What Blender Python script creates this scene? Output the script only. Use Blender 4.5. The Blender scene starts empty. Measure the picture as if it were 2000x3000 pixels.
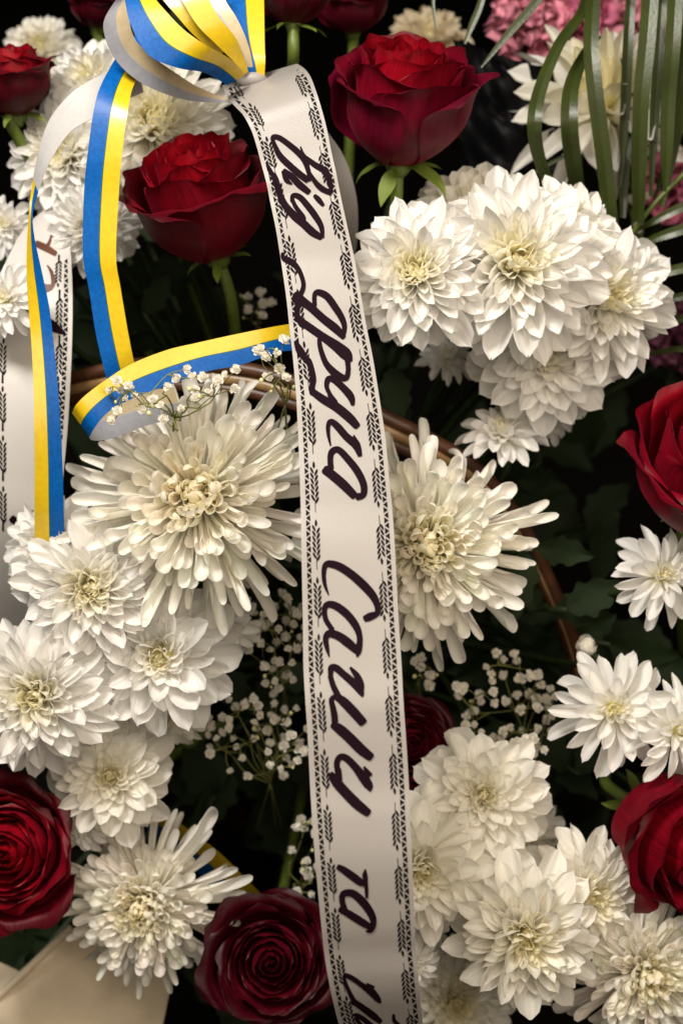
import bpy, math, random
from mathutils import Vector, Matrix, noise
scene = bpy.context.scene
col = scene.collection
PI = math.pi
# ------------------------------------------------------------------ camera
PITCH = math.radians(40)
CAM = Vector((0.0, -0.5, 0.95))
XR = Vector((1, 0, 0)); FW = Vector((0, math.cos(PITCH), -math.sin(PITCH))); UP = Vector((0, math.sin(PITCH), math.cos(PITCH)))
cd = bpy.data.cameras.new('camera'); cam = bpy.data.objects.new('camera', cd); col.objects.link(cam)
cam.location = CAM; cam.rotation_euler = (PI/2 - PITCH, 0, 0)
cd.sensor_fit = 'VERTICAL'; cd.sensor_height = 36; cd.lens = 50
cd.clip_start = 0.02; cd.clip_end = 60
cd.dof.use_dof = True; cd.dof.focus_distance = 0.745; cd.dof.aperture_fstop = 6.0
scene.camera = cam
KPX = 2*0.36/2352                                       # metres per photo pixel (of 1568 x 2352) at 1 m depth
def P(x, y, d):                                         # a point seen at x, y that stands d metres in front of the lens
    return CAM + FW*d + XR*((x-784)*KPX*d) + UP*((1176-y)*KPX*d)
def D(a, b, c):                                         # direction: a right, b up, c towards the viewer
    return (XR*a + UP*b - FW*c).normalized()
# ------------------------------------------------------------------ light
w = bpy.data.worlds.new('World'); scene.world = w; w.use_nodes = True
w.node_tree.nodes['Background'].inputs[0].default_value = (1.0, 0.78, 0.55, 1)
w.node_tree.nodes['Background'].inputs[1].default_value = 0.012
def lamp(name, at, to, size, power, color):
    l = bpy.data.lights.new(name, 'AREA'); l.shape = 'DISK'; l.size = size; l.energy = power; l.color = color
    o = bpy.data.objects.new(name, l); col.objects.link(o); o.location = at
    o.rotation_euler = (to-at).to_track_quat('-Z', 'Y').to_euler()
MID = P(784, 1100, 0.76)
lamp('street_lamp_light', MID + XR*-0.30 + UP*0.62 - FW*0.68, P(784, 1000, 0.8), 0.30, 9.6, (1.0, 0.94, 0.86))
lamp('fill_light', MID + XR*0.25 + UP*0.22 - FW*0.90, P(800, 1250, 0.8), 1.0, 7.0, (1.0, 0.85, 0.67))  # broad warm fill, added to lift the shade inside the flower heads
scene.view_settings.view_transform = 'Standard'; scene.view_settings.look = 'None'
scene.view_settings.exposure = 0.60; scene.view_settings.gamma = 1.0
scene.render.engine = 'CYCLES'
scene.cycles.max_bounces = 14; scene.cycles.diffuse_bounces = 9; scene.cycles.transmission_bounces = 10

# ------------------------------------------------------------------ materials
def mat(name):
    m = bpy.data.materials.new(name); m.use_nodes = True
    nt = m.node_tree; b = nt.nodes['Principled BSDF']
    return m, nt, b
def N(nt, t, **kw):
    n = nt.nodes.new(t)
    for k, v in kw.items(): setattr(n, k, v)
    return n
def setin(n, **kw):
    for k, v in kw.items(): n.inputs[k.replace('_', ' ')].default_value = v
def simple(name, c, rough=0.5, spec=0.5, noise_scale=None, amt=0.25, bump=0.0, bscale=300, sheen=0, translucent=0, tcol=None, coat=0):
    # coat: a thin glossy layer, as on satin ribbon
    m, nt, b = mat(name)
    setin(b, Roughness=rough); b.inputs['Specular IOR Level'].default_value = spec
    b.inputs['Base Color'].default_value = (*c, 1)
    tc = N(nt, 'ShaderNodeTexCoord')
    if noise_scale:
        no = N(nt, 'ShaderNodeTexNoise'); no.inputs['Scale'].default_value = noise_scale; no.inputs['Detail'].default_value = 4
        nt.links.new(tc.outputs['Object'], no.inputs['Vector'])
        r = N(nt, 'ShaderNodeMapRange'); setin(r, From_Min=0.3, From_Max=0.7, To_Min=1-amt, To_Max=1+amt*0.4)
        nt.links.new(no.outputs['Fac'], r.inputs['Value'])
        mx = N(nt, 'ShaderNodeVectorMath', operation='SCALE'); mx.inputs[0].default_value = c
        nt.links.new(r.outputs[0], mx.inputs['Scale']); nt.links.new(mx.outputs[0], b.inputs['Base Color'])
    if bump:
        n2 = N(nt, 'ShaderNodeTexNoise'); n2.inputs['Scale'].default_value = bscale; n2.inputs['Detail'].default_value = 3
        nt.links.new(tc.outputs['Object'], n2.inputs['Vector'])
        bp = N(nt, 'ShaderNodeBump'); setin(bp, Strength=bump, Distance=0.001)
        nt.links.new(n2.outputs['Fac'], bp.inputs['Height']); nt.links.new(bp.outputs[0], b.inputs['Normal'])
    if sheen:
        b.inputs['Sheen Weight'].default_value = sheen; b.inputs['Sheen Roughness'].default_value = 0.4
    if coat: b.inputs['Coat Weight'].default_value = coat; b.inputs['Coat Roughness'].default_value = 0.16
    if translucent:
        tr = N(nt, 'ShaderNodeBsdfTranslucent'); tr.inputs[0].default_value = (*(tcol or c), 1)
        ms = N(nt, 'ShaderNodeMixShader'); ms.inputs[0].default_value = translucent
        nt.links.new(b.outputs[0], ms.inputs[1]); nt.links.new(tr.outputs[0], ms.inputs[2])
        nt.links.new(ms.outputs[0], nt.nodes['Material Output'].inputs[0])
    return m
def petal_material(name, root_tint, root_at, rough, spec, trans, sheen=0, rib=26, ribs=0.25, var=0.12, sheen_tint=(1, 1, 1), tips=None, rim=0):
    m, nt, b = mat(name); L = nt.links.new
    oi = N(nt, 'ShaderNodeObjectInfo'); tc = N(nt, 'ShaderNodeTexCoord')
    sx = N(nt, 'ShaderNodeSeparateXYZ'); L(tc.outputs['Object'], sx.inputs[0])
    r = N(nt, 'ShaderNodeMapRange', interpolation_type='SMOOTHSTEP'); setin(r, From_Min=root_at[0], From_Max=root_at[1], To_Min=1, To_Max=0); L(sx.outputs['Y'], r.inputs['Value'])
    mx = N(nt, 'ShaderNodeMix', data_type='RGBA', blend_type='MULTIPLY')
    L(r.outputs[0], mx.inputs['Factor']); L(oi.outputs['Color'], mx.inputs['A']); mx.inputs['B'].default_value = (*root_tint, 1)
    no = N(nt, 'ShaderNodeTexNoise'); no.inputs['Scale'].default_value = 3.0; no.inputs['Detail'].default_value = 5
    mp = N(nt, 'ShaderNodeMapping'); mp.inputs['Scale'].default_value = (3.0, 0.6, 1); L(tc.outputs['Object'], mp.inputs[0])
    ad = N(nt, 'ShaderNodeVectorMath', operation='ADD'); L(mp.outputs[0], ad.inputs[0]); L(oi.outputs['Random'], ad.inputs[1]); L(ad.outputs[0], no.inputs['Vector'])
    r2 = N(nt, 'ShaderNodeMapRange'); setin(r2, From_Min=0.3, From_Max=0.7, To_Min=1-var, To_Max=1.0); L(no.outputs['Fac'], r2.inputs['Value'])
    sc = N(nt, 'ShaderNodeVectorMath', operation='SCALE'); L(mx.outputs['Result'], sc.inputs[0]); L(r2.outputs[0], sc.inputs['Scale'])
    last = sc.outputs[0]
    if tips:
        n3 = N(nt, 'ShaderNodeTexNoise'); n3.inputs['Scale'].default_value = 2.5; L(ad.outputs[0], n3.inputs['Vector'])
        tm = N(nt, 'ShaderNodeMapRange', interpolation_type='SMOOTHSTEP'); setin(tm, From_Min=0.55, From_Max=1.0, To_Min=0, To_Max=1); L(sx.outputs['Y'], tm.inputs['Value'])
        nm = N(nt, 'ShaderNodeMapRange', interpolation_type='SMOOTHSTEP'); setin(nm, From_Min=0.52, From_Max=0.72, To_Min=0, To_Max=0.8); L(n3.outputs['Fac'], nm.inputs['Value'])
        rm_ = N(nt, 'ShaderNodeMapRange'); setin(rm_, From_Min=0.55, From_Max=1.0, To_Min=0, To_Max=1); L(oi.outputs['Random'], rm_.inputs['Value'])
        m1 = N(nt, 'ShaderNodeMath', operation='MULTIPLY'); L(tm.outputs[0], m1.inputs[0]); L(nm.outputs[0], m1.inputs[1])
        m2 = N(nt, 'ShaderNodeMath', operation='MULTIPLY'); L(m1.outputs[0], m2.inputs[0]); L(rm_.outputs[0], m2.inputs[1])
        bm_ = N(nt, 'ShaderNodeMix', data_type='RGBA'); L(m2.outputs[0], bm_.inputs['Factor']); L(last, bm_.inputs['A']); bm_.inputs['B'].default_value = (*tips, 1); last = bm_.outputs['Result']
    if rim:                                             # darker, dried rim and fine veins, from the petal's own coordinates
        at = N(nt, 'ShaderNodeAttribute', attribute_name='petal_v'); au = N(nt, 'ShaderNodeAttribute', attribute_name='petal_u')
        rr_ = N(nt, 'ShaderNodeMapRange', interpolation_type='SMOOTHSTEP'); setin(rr_, From_Min=0.90, From_Max=1.0, To_Min=0, To_Max=rim); L(at.outputs['Fac'], rr_.inputs['Value'])
        rmx = N(nt, 'ShaderNodeMix', data_type='RGBA', blend_type='MULTIPLY'); L(rr_.outputs[0], rmx.inputs['Factor']); L(last, rmx.inputs['A']); rmx.inputs['B'].default_value = (0.35, 0.3, 0.4, 1); last = rmx.outputs['Result']
        cv = N(nt, 'ShaderNodeCombineXYZ'); L(au.outputs['Fac'], cv.inputs[0]); L(at.outputs['Fac'], cv.inputs[1])
        vm = N(nt, 'ShaderNodeVectorMath', operation='MULTIPLY'); L(cv.outputs[0], vm.inputs[0]); vm.inputs[1].default_value = (16, 2.2, 1)
        n4 = N(nt, 'ShaderNodeTexNoise'); n4.inputs['Scale'].default_value = 1.0; n4.inputs['Detail'].default_value = 5; L(vm.outputs[0], n4.inputs['Vector'])
        vr = N(nt, 'ShaderNodeMapRange'); setin(vr, From_Min=0.3, From_Max=0.7, To_Min=0.62, To_Max=1.15); L(n4.outputs['Fac'], vr.inputs['Value'])
        vs_ = N(nt, 'ShaderNodeVectorMath', operation='SCALE'); L(last, vs_.inputs[0]); L(vr.outputs[0], vs_.inputs['Scale']); last = vs_.outputs[0]
    L(last, b.inputs['Base Color'])
    setin(b, Roughness=rough); b.inputs['Specular IOR Level'].default_value = spec
    if sheen:
        b.inputs['Sheen Weight'].default_value = sheen; b.inputs['Sheen Roughness'].default_value = 0.45; b.inputs['Sheen Tint'].default_value = (*sheen_tint, 1)
    wv = N(nt, 'ShaderNodeTexWave', bands_direction='X'); setin(wv, Scale=rib/6.28, Distortion=1.2, Detail=2.0); L(tc.outputs['Object'], wv.inputs['Vector'])
    bp = N(nt, 'ShaderNodeBump'); setin(bp, Strength=ribs, Distance=0.0006); L(n4.outputs['Fac'] if rim else wv.outputs['Fac'], bp.inputs['Height']); L(bp.outputs[0], b.inputs['Normal'])
    tr = N(nt, 'ShaderNodeBsdfTranslucent'); L(last, tr.inputs[0])
    ms = N(nt, 'ShaderNodeMixShader'); ms.inputs[0].default_value = trans
    L(b.outputs[0], ms.inputs[1]); L(tr.outputs[0], ms.inputs[2]); L(ms.outputs[0], nt.nodes['Material Output'].inputs[0])
    return m
M_MUM = petal_material('mum_petal', (0.98, 0.96, 0.74), (0.05, 0.38), 0.42, 0.36, 0.5, ribs=0.2, var=0.05, tips=(0.62, 0.46, 0.30))
M_QUILL = petal_material('quill_petal', (0.99, 0.98, 0.84), (0.05, 0.5), 0.32, 0.42, 0.5, ribs=0.08, var=0.04, tips=(0.70, 0.55, 0.36))
M_ROSE = petal_material('rose_petal', (0.75, 0.8, 0.8), (-9, -8), 0.46, 0.22, 0.16, sheen=0.12, ribs=0.35, var=0.3, sheen_tint=(1.0, 0.05, 0.14), rim=.6)
M_PINK = petal_material('carnation_petal', (1, 0.9, 0.9), (0.0, 0.3), 0.6, 0.3, 0.3)
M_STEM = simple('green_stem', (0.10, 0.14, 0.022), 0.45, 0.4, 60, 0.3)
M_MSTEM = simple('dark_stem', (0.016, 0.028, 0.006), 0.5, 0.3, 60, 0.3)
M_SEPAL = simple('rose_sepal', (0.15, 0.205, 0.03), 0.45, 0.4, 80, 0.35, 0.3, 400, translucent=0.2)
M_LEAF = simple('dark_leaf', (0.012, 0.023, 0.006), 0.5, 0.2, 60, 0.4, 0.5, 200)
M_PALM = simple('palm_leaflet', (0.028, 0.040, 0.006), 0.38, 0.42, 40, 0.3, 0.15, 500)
M_YELLOWC = simple('flower_centre', (0.80, 0.70, 0.22), 0.6, 0.3, 400, 0.25, 0.5, 900, translucent=.3)
M_BLOOM = simple('gypsophila_bloom', (0.92, 0.90, 0.84), 0.6, 0.3, translucent=0.35)
M_BUD = simple('gypsophila_bud', (0.55, 0.55, 0.26), 0.6, 0.3)
M_GSTEM = simple('gypsophila_stem', (0.16, 0.17, 0.05), 0.6, 0.3)
M_RIB = simple('white_satin', (0.285, 0.265, 0.248), 0.36, 0.35, 9, 0.06, 0.12, 1400)
M_RIB2 = simple('white_satin_left', (0.47, 0.445, 0.42), 0.45, 0.3, 9, 0.06, 0.06, 1600)
M_INK = simple('lettering_ink', (0.009, 0.003, 0.006), 0.7, 0.04)
M_INKB = simple('brown_ink', (0.10, 0.035, 0.018), 0.35, 0.5, 30, 0.5)
M_PRINT = simple('border_print', (0.008, 0.006, 0.006), 0.7, 0.04)
M_BLUE = simple('blue_satin', (0.002, 0.085, 0.33), 0.36, 0.14, 500, 0.25, 0.15, 1500, coat=.06)
M_YEL = simple('yellow_satin', (0.58, 0.40, 0.010), 0.30, 0.4, 300, 0.10, 0.10, 1500, coat=.5)
M_SEAM = simple('seam_green', (0.02, 0.09, 0.02), 0.4, 0.4)
M_BBLUE = simple('back_of_blue', (0.29, 0.30, 0.34), 0.28, 0.5, 300, 0.1, 0.08, 1500)
M_BYEL = simple('back_of_yellow', (0.46, 0.37, 0.23), 0.28, 0.5, 300, 0.1, 0.08, 1500)
M_BWHITE = simple('back_white', (0.38, 0.375, 0.37), 0.26, 0.5, 300, 0.06, 0.08, 1500)
M_CANE = simple('cane_brown', (0.065, 0.022, 0.008), 0.45, 0.5, 70, 0.5, 0.3, 150)
M_CANEL = simple('cane_tan', (0.27, 0.16, 0.065), 0.4, 0.5, 70, 0.4, 0.3, 150)
M_FILM = simple('black_film', (0.002, 0.002, 0.0024), 0.5, 0.06, 30, 0.3, 0.3, 60)
M_PAPER = simple('cream_paper', (0.82, 0.70, 0.52), 0.7, 0.3, 22, 0.3, 0.3, 60)
M_GROUND = simple('dark_ground', (0.004, 0.0036, 0.003), 0.9, 0.05, 8, 0.4, 0.4, 60)

# ------------------------------------------------------------------ helpers
def mesh(name, vs, fs, mats, smooth=True, mi=None, sharp=None):
    me = bpy.data.meshes.new(name); me.from_pydata([tuple(v) for v in vs], [], fs)
    for m in (mats if isinstance(mats, (list, tuple)) else [mats]): me.materials.append(m)
    if smooth: me.polygons.foreach_set('use_smooth', [True]*len(me.polygons))
    if mi: me.polygons.foreach_set('material_index', mi)
    me.update()
    if sharp: me.set_sharp_from_angle(angle=math.radians(sharp))
    return me
def obj(name, me, parent=None, M=None, color=None):
    o = bpy.data.objects.new(name, me); col.objects.link(o)
    if parent: o.parent = parent
    if M is not None: o.matrix_basis = M
    if color: o.color = (*color, 1)
    return o
def tag(o, label, cat, group=None, kind=None):
    if label: o['label'] = label
    if cat: o['category'] = cat
    if group: o['group'] = group
    if kind: o['kind'] = kind
    return o
def empty(name, M):
    o = bpy.data.objects.new(name, None); o.empty_display_size = 0.01; col.objects.link(o); o.matrix_basis = M; return o
def frame(at, z, spin=0.0):
    z = z.normalized(); x = UP.cross(z) if abs(UP.dot(z)) < 0.97 else XR.copy()
    x.normalize(); y = z.cross(x)
    M = Matrix((x, y, z)).transposed().to_4x4(); M.translation = at
    return M @ Matrix.Rotation(spin, 4, 'Z')
def catmull(pts, n):                                    # pts: tuples of equal length
    out = []
    for i in range(len(pts)-1):
        p0 = pts[max(i-1, 0)]; p1 = pts[i]; p2 = pts[i+1]; p3 = pts[min(i+2, len(pts)-1)]
        for k in range(n):
            t = k/n
            out.append(tuple(0.5*((2*b)+(c-a)*t+(2*a-5*b+4*c-d)*t*t+(3*b-a-3*c+d)*t**3) for a, b, c, d in zip(p0, p1, p2, p3)))
    out.append(tuple(pts[-1])); return out
def tube_geo(pts, rads, n=6, vs=None, fs=None):
    vs = [] if vs is None else vs; fs = [] if fs is None else fs
    base = len(vs); x = None
    for i, p in enumerate(pts):
        t = (pts[min(i+1, len(pts)-1)] - pts[max(i-1, 0)]).normalized()
        if x is None: x = t.orthogonal().normalized()
        x = (x - t*x.dot(t)).normalized(); y = t.cross(x)
        for k in range(n):
            a = 2*PI*k/n; vs.append(p + (x*math.cos(a)+y*math.sin(a))*rads[i])
    for i in range(len(pts)-1):
        for k in range(n):
            a = base+i*n+k; b = base+i*n+(k+1) % n; fs.append((a, b, b+n, a+n))
    fs.append(tuple(base+k for k in reversed(range(n)))); fs.append(tuple(base+(len(pts)-1)*n+k for k in range(n)))
    return vs, fs
def vcat(pts, n): return [Vector(p) for p in catmull([tuple(p) for p in pts], n)]
HUB = P(760, 1500, 1.22)

# ------------------------------------------------------------------ petals (shared meshes)
def sm(t): t = min(max(t, 0), 1); return t*t*(3-2*t)
def petal_mesh(kind, curl, seed):
    r = random.Random(seed); NU, NV = 8, 11
    vs = []; fs = []
    y = z = 0.0; wob = r.uniform(-0.10, 0.10); ph = r.uniform(0, 6); tipp = r.uniform(2.6, 4.4); cup = r.uniform(0.5, 1.15); tw = r.uniform(-0.25, 0.25)
    notch = r.uniform(-0.05, 0.06)
    for j in range(NV+1):
        t = j/NV
        if j:
            a = curl*(t**1.6) + 0.12*math.sin(2.2*t+ph)*0.6
            y += math.cos(a)/NV; z += math.sin(a)/NV
        if kind == 'daisy':
            wd = (0.34+0.66*sm(t/0.6))*(1 if t < 0.55 else max(0.0, 1-((t-0.55)/0.452)**tipp)**0.62)
        elif kind == 'ruffle':
            wd = (0.2+1.2*sm(t/0.9))*(1 if t < 0.85 else max(0.05, 1-((t-0.85)/0.16)**2)**0.5)
        a = curl*(t**1.6)
        for i in range(NU+1):
            u = -1+2*i/NU; x = 0.5*wd*u
            dz = cup*0.5*wd*wd*0.45*u*u*(1-0.35*t) + 0.018*math.cos(u*7.5+ph)*wd + tw*x*t*0.8
            if kind == 'ruffle': dz += 0.13*math.sin(u*7+ph)*t*t + 0.06*math.sin(u*15+ph)*t**3
            xx = x + wob*t*t
            yy = y - math.sin(a)*dz; zz = z + math.cos(a)*dz
            if t > 0.9: yy -= notch*(1-abs(u))*(t-0.9)*8
            vs.append((xx, yy, zz))
    for j in range(NV):
        for i in range(NU):
            k = j*(NU+1)+i; fs.append((k, k+1, k+NU+2, k+NU+1))
    return mesh('petal', vs, fs, M_MUM if kind == 'daisy' else M_PINK)
QT = [0, .14, .28, .42, .55, .65, .73, .79, .84, .88, .915, .945, .97, .988, 1.0]
def quill_mesh(curl, asp, seed, opn=0.70):
    spoon = {0.09: 0.05, 0.115: 0.22}.get(asp, 0.36)
    r = random.Random(seed); NU = 8; vs = []; fs = []; y = z = 0.0
    ph = r.uniform(0, 6); wob = r.uniform(-0.06, 0.06); opn += r.uniform(-0.14, 0.1) + (0.12 if asp > 0.12 else 0); hook = r.uniform(0.1, 1.1) if curl > -0.3 else r.uniform(-0.5, 0.5); pt = 0
    for t in QT:
        a = curl*t**1.5 + hook*sm((t-0.8)/0.2)
        if t: y += math.cos(a)*(t-pt); z += math.sin(a)*(t-pt)
        pt = t
        rho = math.radians(300 - 150*sm((t-opn)/(0.95-opn)))
        rad = asp*0.5*(0.66+0.34*t+spoon*sm((t-opn+0.05)/0.25)-(0.18*sm((t-0.7)/0.3) if asp < 0.1 else 0))
        cl = 1 if t < 0.86 else max(0.0, 1-((t-0.86)/0.14)**2)**0.5
        for i in range(NU+1):
            g = (-1+2*i/NU)*rho/2*cl
            dx = rad*math.sin(g); dz = rad*(1-math.cos(g))
            vs.append((dx+wob*math.sin(t*3+ph)*t, y - math.sin(a)*dz, z + math.cos(a)*dz))
    for j in range(len(QT)-1):
        for i in range(NU):
            k = j*(NU+1)+i; fs.append((k, k+1, k+NU+2, k+NU+1))
    return mesh('quill', vs, fs, M_QUILL)
CURLS = [1.5, 1.05, 0.65, 0.3, 0.0, -0.3, -0.65]
DAISY = {c: [petal_mesh('daisy', c, 17*i+k) for k in range(4)] for i, c in enumerate(CURLS)}
QC = [0.9, 0.5, 0.2, -0.1, -0.45, -0.9]
QA = [0.09, 0.115, 0.145, 0.18]
QUILL = {a: {c: [quill_mesh(c, a, 31*i+k+9*int(a*100)) for k in range(3)] for i, c in enumerate(QC)} for a in QA}
RUFF = [petal_mesh('ruffle', c, 50+i) for i, c in enumerate((0.5, 0.1, -0.4, 0.8))]
def near(d, c): return d[min(d, key=lambda k: abs(k-c))]
def place_petal(root, me, phi, theta, L, W, z0, r0, roll, color, thick=None):
    M = (Matrix.Rotation(phi, 4, 'Z') @ Matrix.Translation((0, r0, z0)) @ Matrix.Rotation(PI/2-theta, 4, 'X')
         @ Matrix.Rotation(roll, 4, 'Y') @ Matrix.Diagonal((W, L, thick or L, 1)))
    return obj('petal', me, root, M, color)
def dome(r, h, n=10, m=5):
    vs = [(0, 0, h)]; fs = []
    for j in range(1, m+1):
        a = PI/2*j/m
        for k in range(n): vs.append((r*math.sin(a)*math.cos(2*PI*k/n), r*math.sin(a)*math.sin(2*PI*k/n), h*math.cos(a)))
    for k in range(n): fs.append((0, 1+k, 1+(k+1) % n))
    for j in range(m-1):
        for k in range(n):
            a = 1+j*n+k; b = 1+j*n+(k+1) % n; fs.append((a, a+n, b+n, b))
    return vs, fs
DOME = mesh('centre', *dome(1, 0.8), M_YELLOWC); CALYX = mesh('calyx', *[(lambda v, f: ([(a, b, -c) for a, b, c in v], [tuple(reversed(q)) for q in f]))(*dome(1, 1.0))][0], M_STEM)
WHITE = (0.965, 0.955, 0.93); CREAM = (0.97, 0.95, 0.885); PALE = (0.975, 0.92, 0.62)
def stem_to_hub(root, at, axis, R, rad, material, name='stem', droop=None):
    inv = root.matrix_basis.inverted()
    a = at; b = at - axis*R*1.2 ; e = droop or (HUB + Vector((random.uniform(-.05, .05), random.uniform(-.02, .05), random.uniform(-.05, .05))))
    m = (b+e)/2 + UP*0.02
    pts = vcat([a, b, m, e], 5)
    vs, fs = tube_geo([inv @ p for p in pts], [rad]*len(pts), 7)
    return obj(name, mesh('stem', vs, fs, material), root)
def vogel(rings):                                       # the ring table spread along a golden-angle spiral, outermost first
    pos = []; c = 0
    for r_ in rings: pos.append(c+r_[0]/2); c += r_[0]
    for q in range(c):
        k = 0
        while k < len(pos)-2 and q > pos[k+1]: k += 1
        t = min(1.15, max(-0.15, (q-pos[k])/(pos[k+1]-pos[k])))
        yield (q/(c-1),)+tuple(a+(b-a)*t for a, b in zip(rings[k], rings[k+1]))
# ring table: (count, tilt deg, length, width, curl)
MUM_RINGS = [(8, 112, 1.08, 0.38, -0.35), (12, 100, 1.08, 0.36, -0.2), (17, 88, 1.02, 0.33, 0.0), (22, 76, 0.93, 0.275, 0.2), (24, 65, 0.83, 0.235, 0.2), (22, 55, 0.73, 0.205, 0.4), (20, 45, 0.61, 0.175, 0.5), (17, 36, 0.49, 0.155, 0.6), (15, 27, 0.37, 0.12, 0.7), (13, 18, 0.28, 0.085, 0.8), (10, 9, 0.22, 0.06, 0.8)]
FLAT_RINGS = [(10, 104, 1.05, 0.42, -0.25), (13, 90, 0.99, 0.40, -0.1), (16, 75, 0.86, 0.33, 0.1), (16, 64, 0.73, 0.29, 0.25), (15, 54, 0.59, 0.24, 0.4), (15, 44, 0.45, 0.18, 0.6), (14, 34, 0.34, 0.13, 0.7), (14, 24, 0.26, 0.09, 0.8), (12, 14, 0.21, 0.065, 0.8), (8, 5, 0.19, 0.05, 0.8)]
STAR_RINGS = [(9, 104, 1.02, 0.25, -0.2), (9, 90, 1.0, 0.26, -0.1), (9, 74, 0.86, 0.25, 0.1), (9, 58, 0.64, 0.21, 0.3), (9, 43, 0.44, 0.15, 0.5), (9, 29, 0.32, 0.10, 0.7), (8, 16, 0.25, 0.07, 0.8), (6, 6, 0.22, 0.05, 0.8)]
SMALL_RINGS = [(11, 98, 1.00, 0.28, -0.15), (12, 84, 0.94, 0.28, 0.0), (12, 68, 0.78, 0.26, 0.2), (11, 54, 0.58, 0.22, 0.4), (11, 40, 0.41, 0.16, 0.6), (11, 27, 0.30, 0.105, 0.8), (9, 14, 0.24, 0.075, 0.8), (6, 5, 0.21, 0.055, 0.8)]
def mum(c, d, Rpx, n, label, rings=MUM_RINGS, color=WHITE, seed=0, sx=1.0, group='white chrysanthemums of the arrangement', stem=True, centre=0.16, name='chrysanthemum', drop=0.0, jit=1.0):
    r = random.Random(seed*7+int(c[0])*3+int(c[1])); random.seed(seed+int(c[0]))
    R = Rpx*KPX*d; ax = D(*n); at = P(c[0], c[1], d) - ax*R*0.30
    root = empty(name, frame(at, ax, r.uniform(0, 6))); tag(root, label, 'chrysanthemum', group)
    spin = r.uniform(0, 6)
    for q, (f, cnt, th, L, W, cu) in enumerate(vogel(rings)):
        if 1:
            phi = spin + q*2.399963 + r.uniform(-0.9, 0.9)*jit/cnt
            wild = r.random() < 0.07
            if f < 0.6 and r.random() < 0.04: continue
            t = math.radians(th + r.uniform(-8, 8)*jit + (r.uniform(-22, 14) if wild else 0)); l = L*R*r.uniform(0.85, 1.10); wd = W*R*r.uniform(0.86, 1.15)
            b = r.uniform(0.95, 1.0); m = 0.85*sm((f-0.42)/0.58)
            colr = tuple((a*(1-m)+p*m)*b for a, p in zip(color, PALE))
            me = r.choice(near(DAISY, cu + r.uniform(-0.25, 0.25)*jit))
            place_petal(root, me, phi, t, l, wd, R*(-0.16+0.22*f), R*(0.10*(1-f)+0.02), r.uniform(-0.3, 0.3)*jit*(2.5 if wild else 1), colr, thick=l)
    obj('centre', DOME, root, Matrix.Translation((0, 0, 0.02*R)) @ Matrix.Scale(centre*R*0.7, 4))
    obj('calyx', CALYX, root, Matrix.Translation((0, 0, -0.12*R)) @ Matrix.Scale(0.2*R, 4))
    if stem: stem_to_hub(root, at - ax*R*0.2, ax, R, 0.0023, M_MSTEM)
    return root
SPIDER_LONG = [(16, 108, 1.08, 0.080, -0.45), (21, 96, 1.07, 0.085, -0.2), (28, 85, 1.02, 0.09, -0.1), (34, 75, 0.93, 0.09, 0.0), (36, 65, 0.83, 0.088, 0.2), (36, 55, 0.72, 0.084, 0.2), (33, 45, 0.61, 0.078, 0.5), (29, 36, 0.52, 0.070, 0.5), (24, 27, 0.44, 0.060, 0.5), (19, 18, 0.385, 0.049, 0.5), (14, 10, 0.35, 0.038, 0.5), (8, 4, 0.33, 0.030, 0.5)]
SPIDER_DOME = [(14, 102, 1.10, 0.076, -0.45), (18, 93, 1.0, 0.074, -0.1), (26, 84, 0.84, 0.076, 0.0), (32, 75, 0.76, 0.076, 0.2), (34, 66, 0.70, 0.074, 0.2), (33, 57, 0.63, 0.069, 0.2), (32, 48, 0.56, 0.062, 0.5), (29, 39, 0.50, 0.055, 0.5), (26, 30, 0.44, 0.047, 0.5), (22, 21, 0.39, 0.040, 0.5), (16, 13, 0.36, 0.033, 0.5), (9, 5, 0.34, 0.028, 0.5)]
def spider(c, d, Rpx, n, label, rings, color=CREAM, seed=0, extra=(), stem=True):
    r = random.Random(seed); random.seed(seed)
    R = Rpx*KPX*d; ax = D(*n); at = P(c[0], c[1], d) - ax*R*0.34
    root = empty('spider_chrysanthemum', frame(at, ax)); tag(root, label, 'chrysanthemum', 'spider chrysanthemums with quilled petals')
    spin = r.uniform(0, 6)
    for q, (f, cnt, th, L, W, cu) in enumerate(vogel(rings)):
        if 1:
            if f < 0.12 and r.random() < 0.12: continue
            phi = spin + q*2.399963 + r.uniform(-1, 1)/cnt
            wild = r.random() < .10
            t = math.radians(th+r.uniform(-10, 10)+(r.uniform(-20, 14) if wild else 0)); l = L*R*r.uniform(0.82, 1.12); m = 0.8*sm((f-0.42)/0.58)
            colr = tuple((a*(1-m)+p*m)*r.uniform(0.96, 1) for a, p in zip(color, (0.97, 0.91, 0.66)))
            W_ = W*(1.10 if rings is SPIDER_LONG else 1.32)*r.uniform(0.88, 1.12); asp = min(QA, key=lambda q: abs(q-W_/L))
            me = r.choice(near(QUILL[asp], cu+r.uniform(-0.4, 0.4)))
            place_petal(root, me, phi, t, l, l*min(1.3, max(0.8, W_/L/asp)), R*(-0.14+0.2*f), R*(0.07*(1-f)+0.015), r.uniform(-0.5, 0.5), colr, thick=l)
    for (ang, th, L, W, cu) in extra:
        place_petal(root, r.choice(near(QUILL[0.09], cu)), math.radians(ang-90), math.radians(th), L*R, L*R*1.2, -0.1*R, 0.06*R, 0, color, thick=L*R)
    obj('centre', DOME, root, Matrix.Translation((0, 0, 0.03*R)) @ Matrix.Scale(0.07*R, 4))
    obj('calyx', CALYX, root, Matrix.Translation((0, 0, -0.1*R)) @ Matrix.Scale(0.16*R, 4))
    if stem: stem_to_hub(root, at-ax*R*0.15, ax, R, 0.003, M_MSTEM)
    return root

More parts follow.
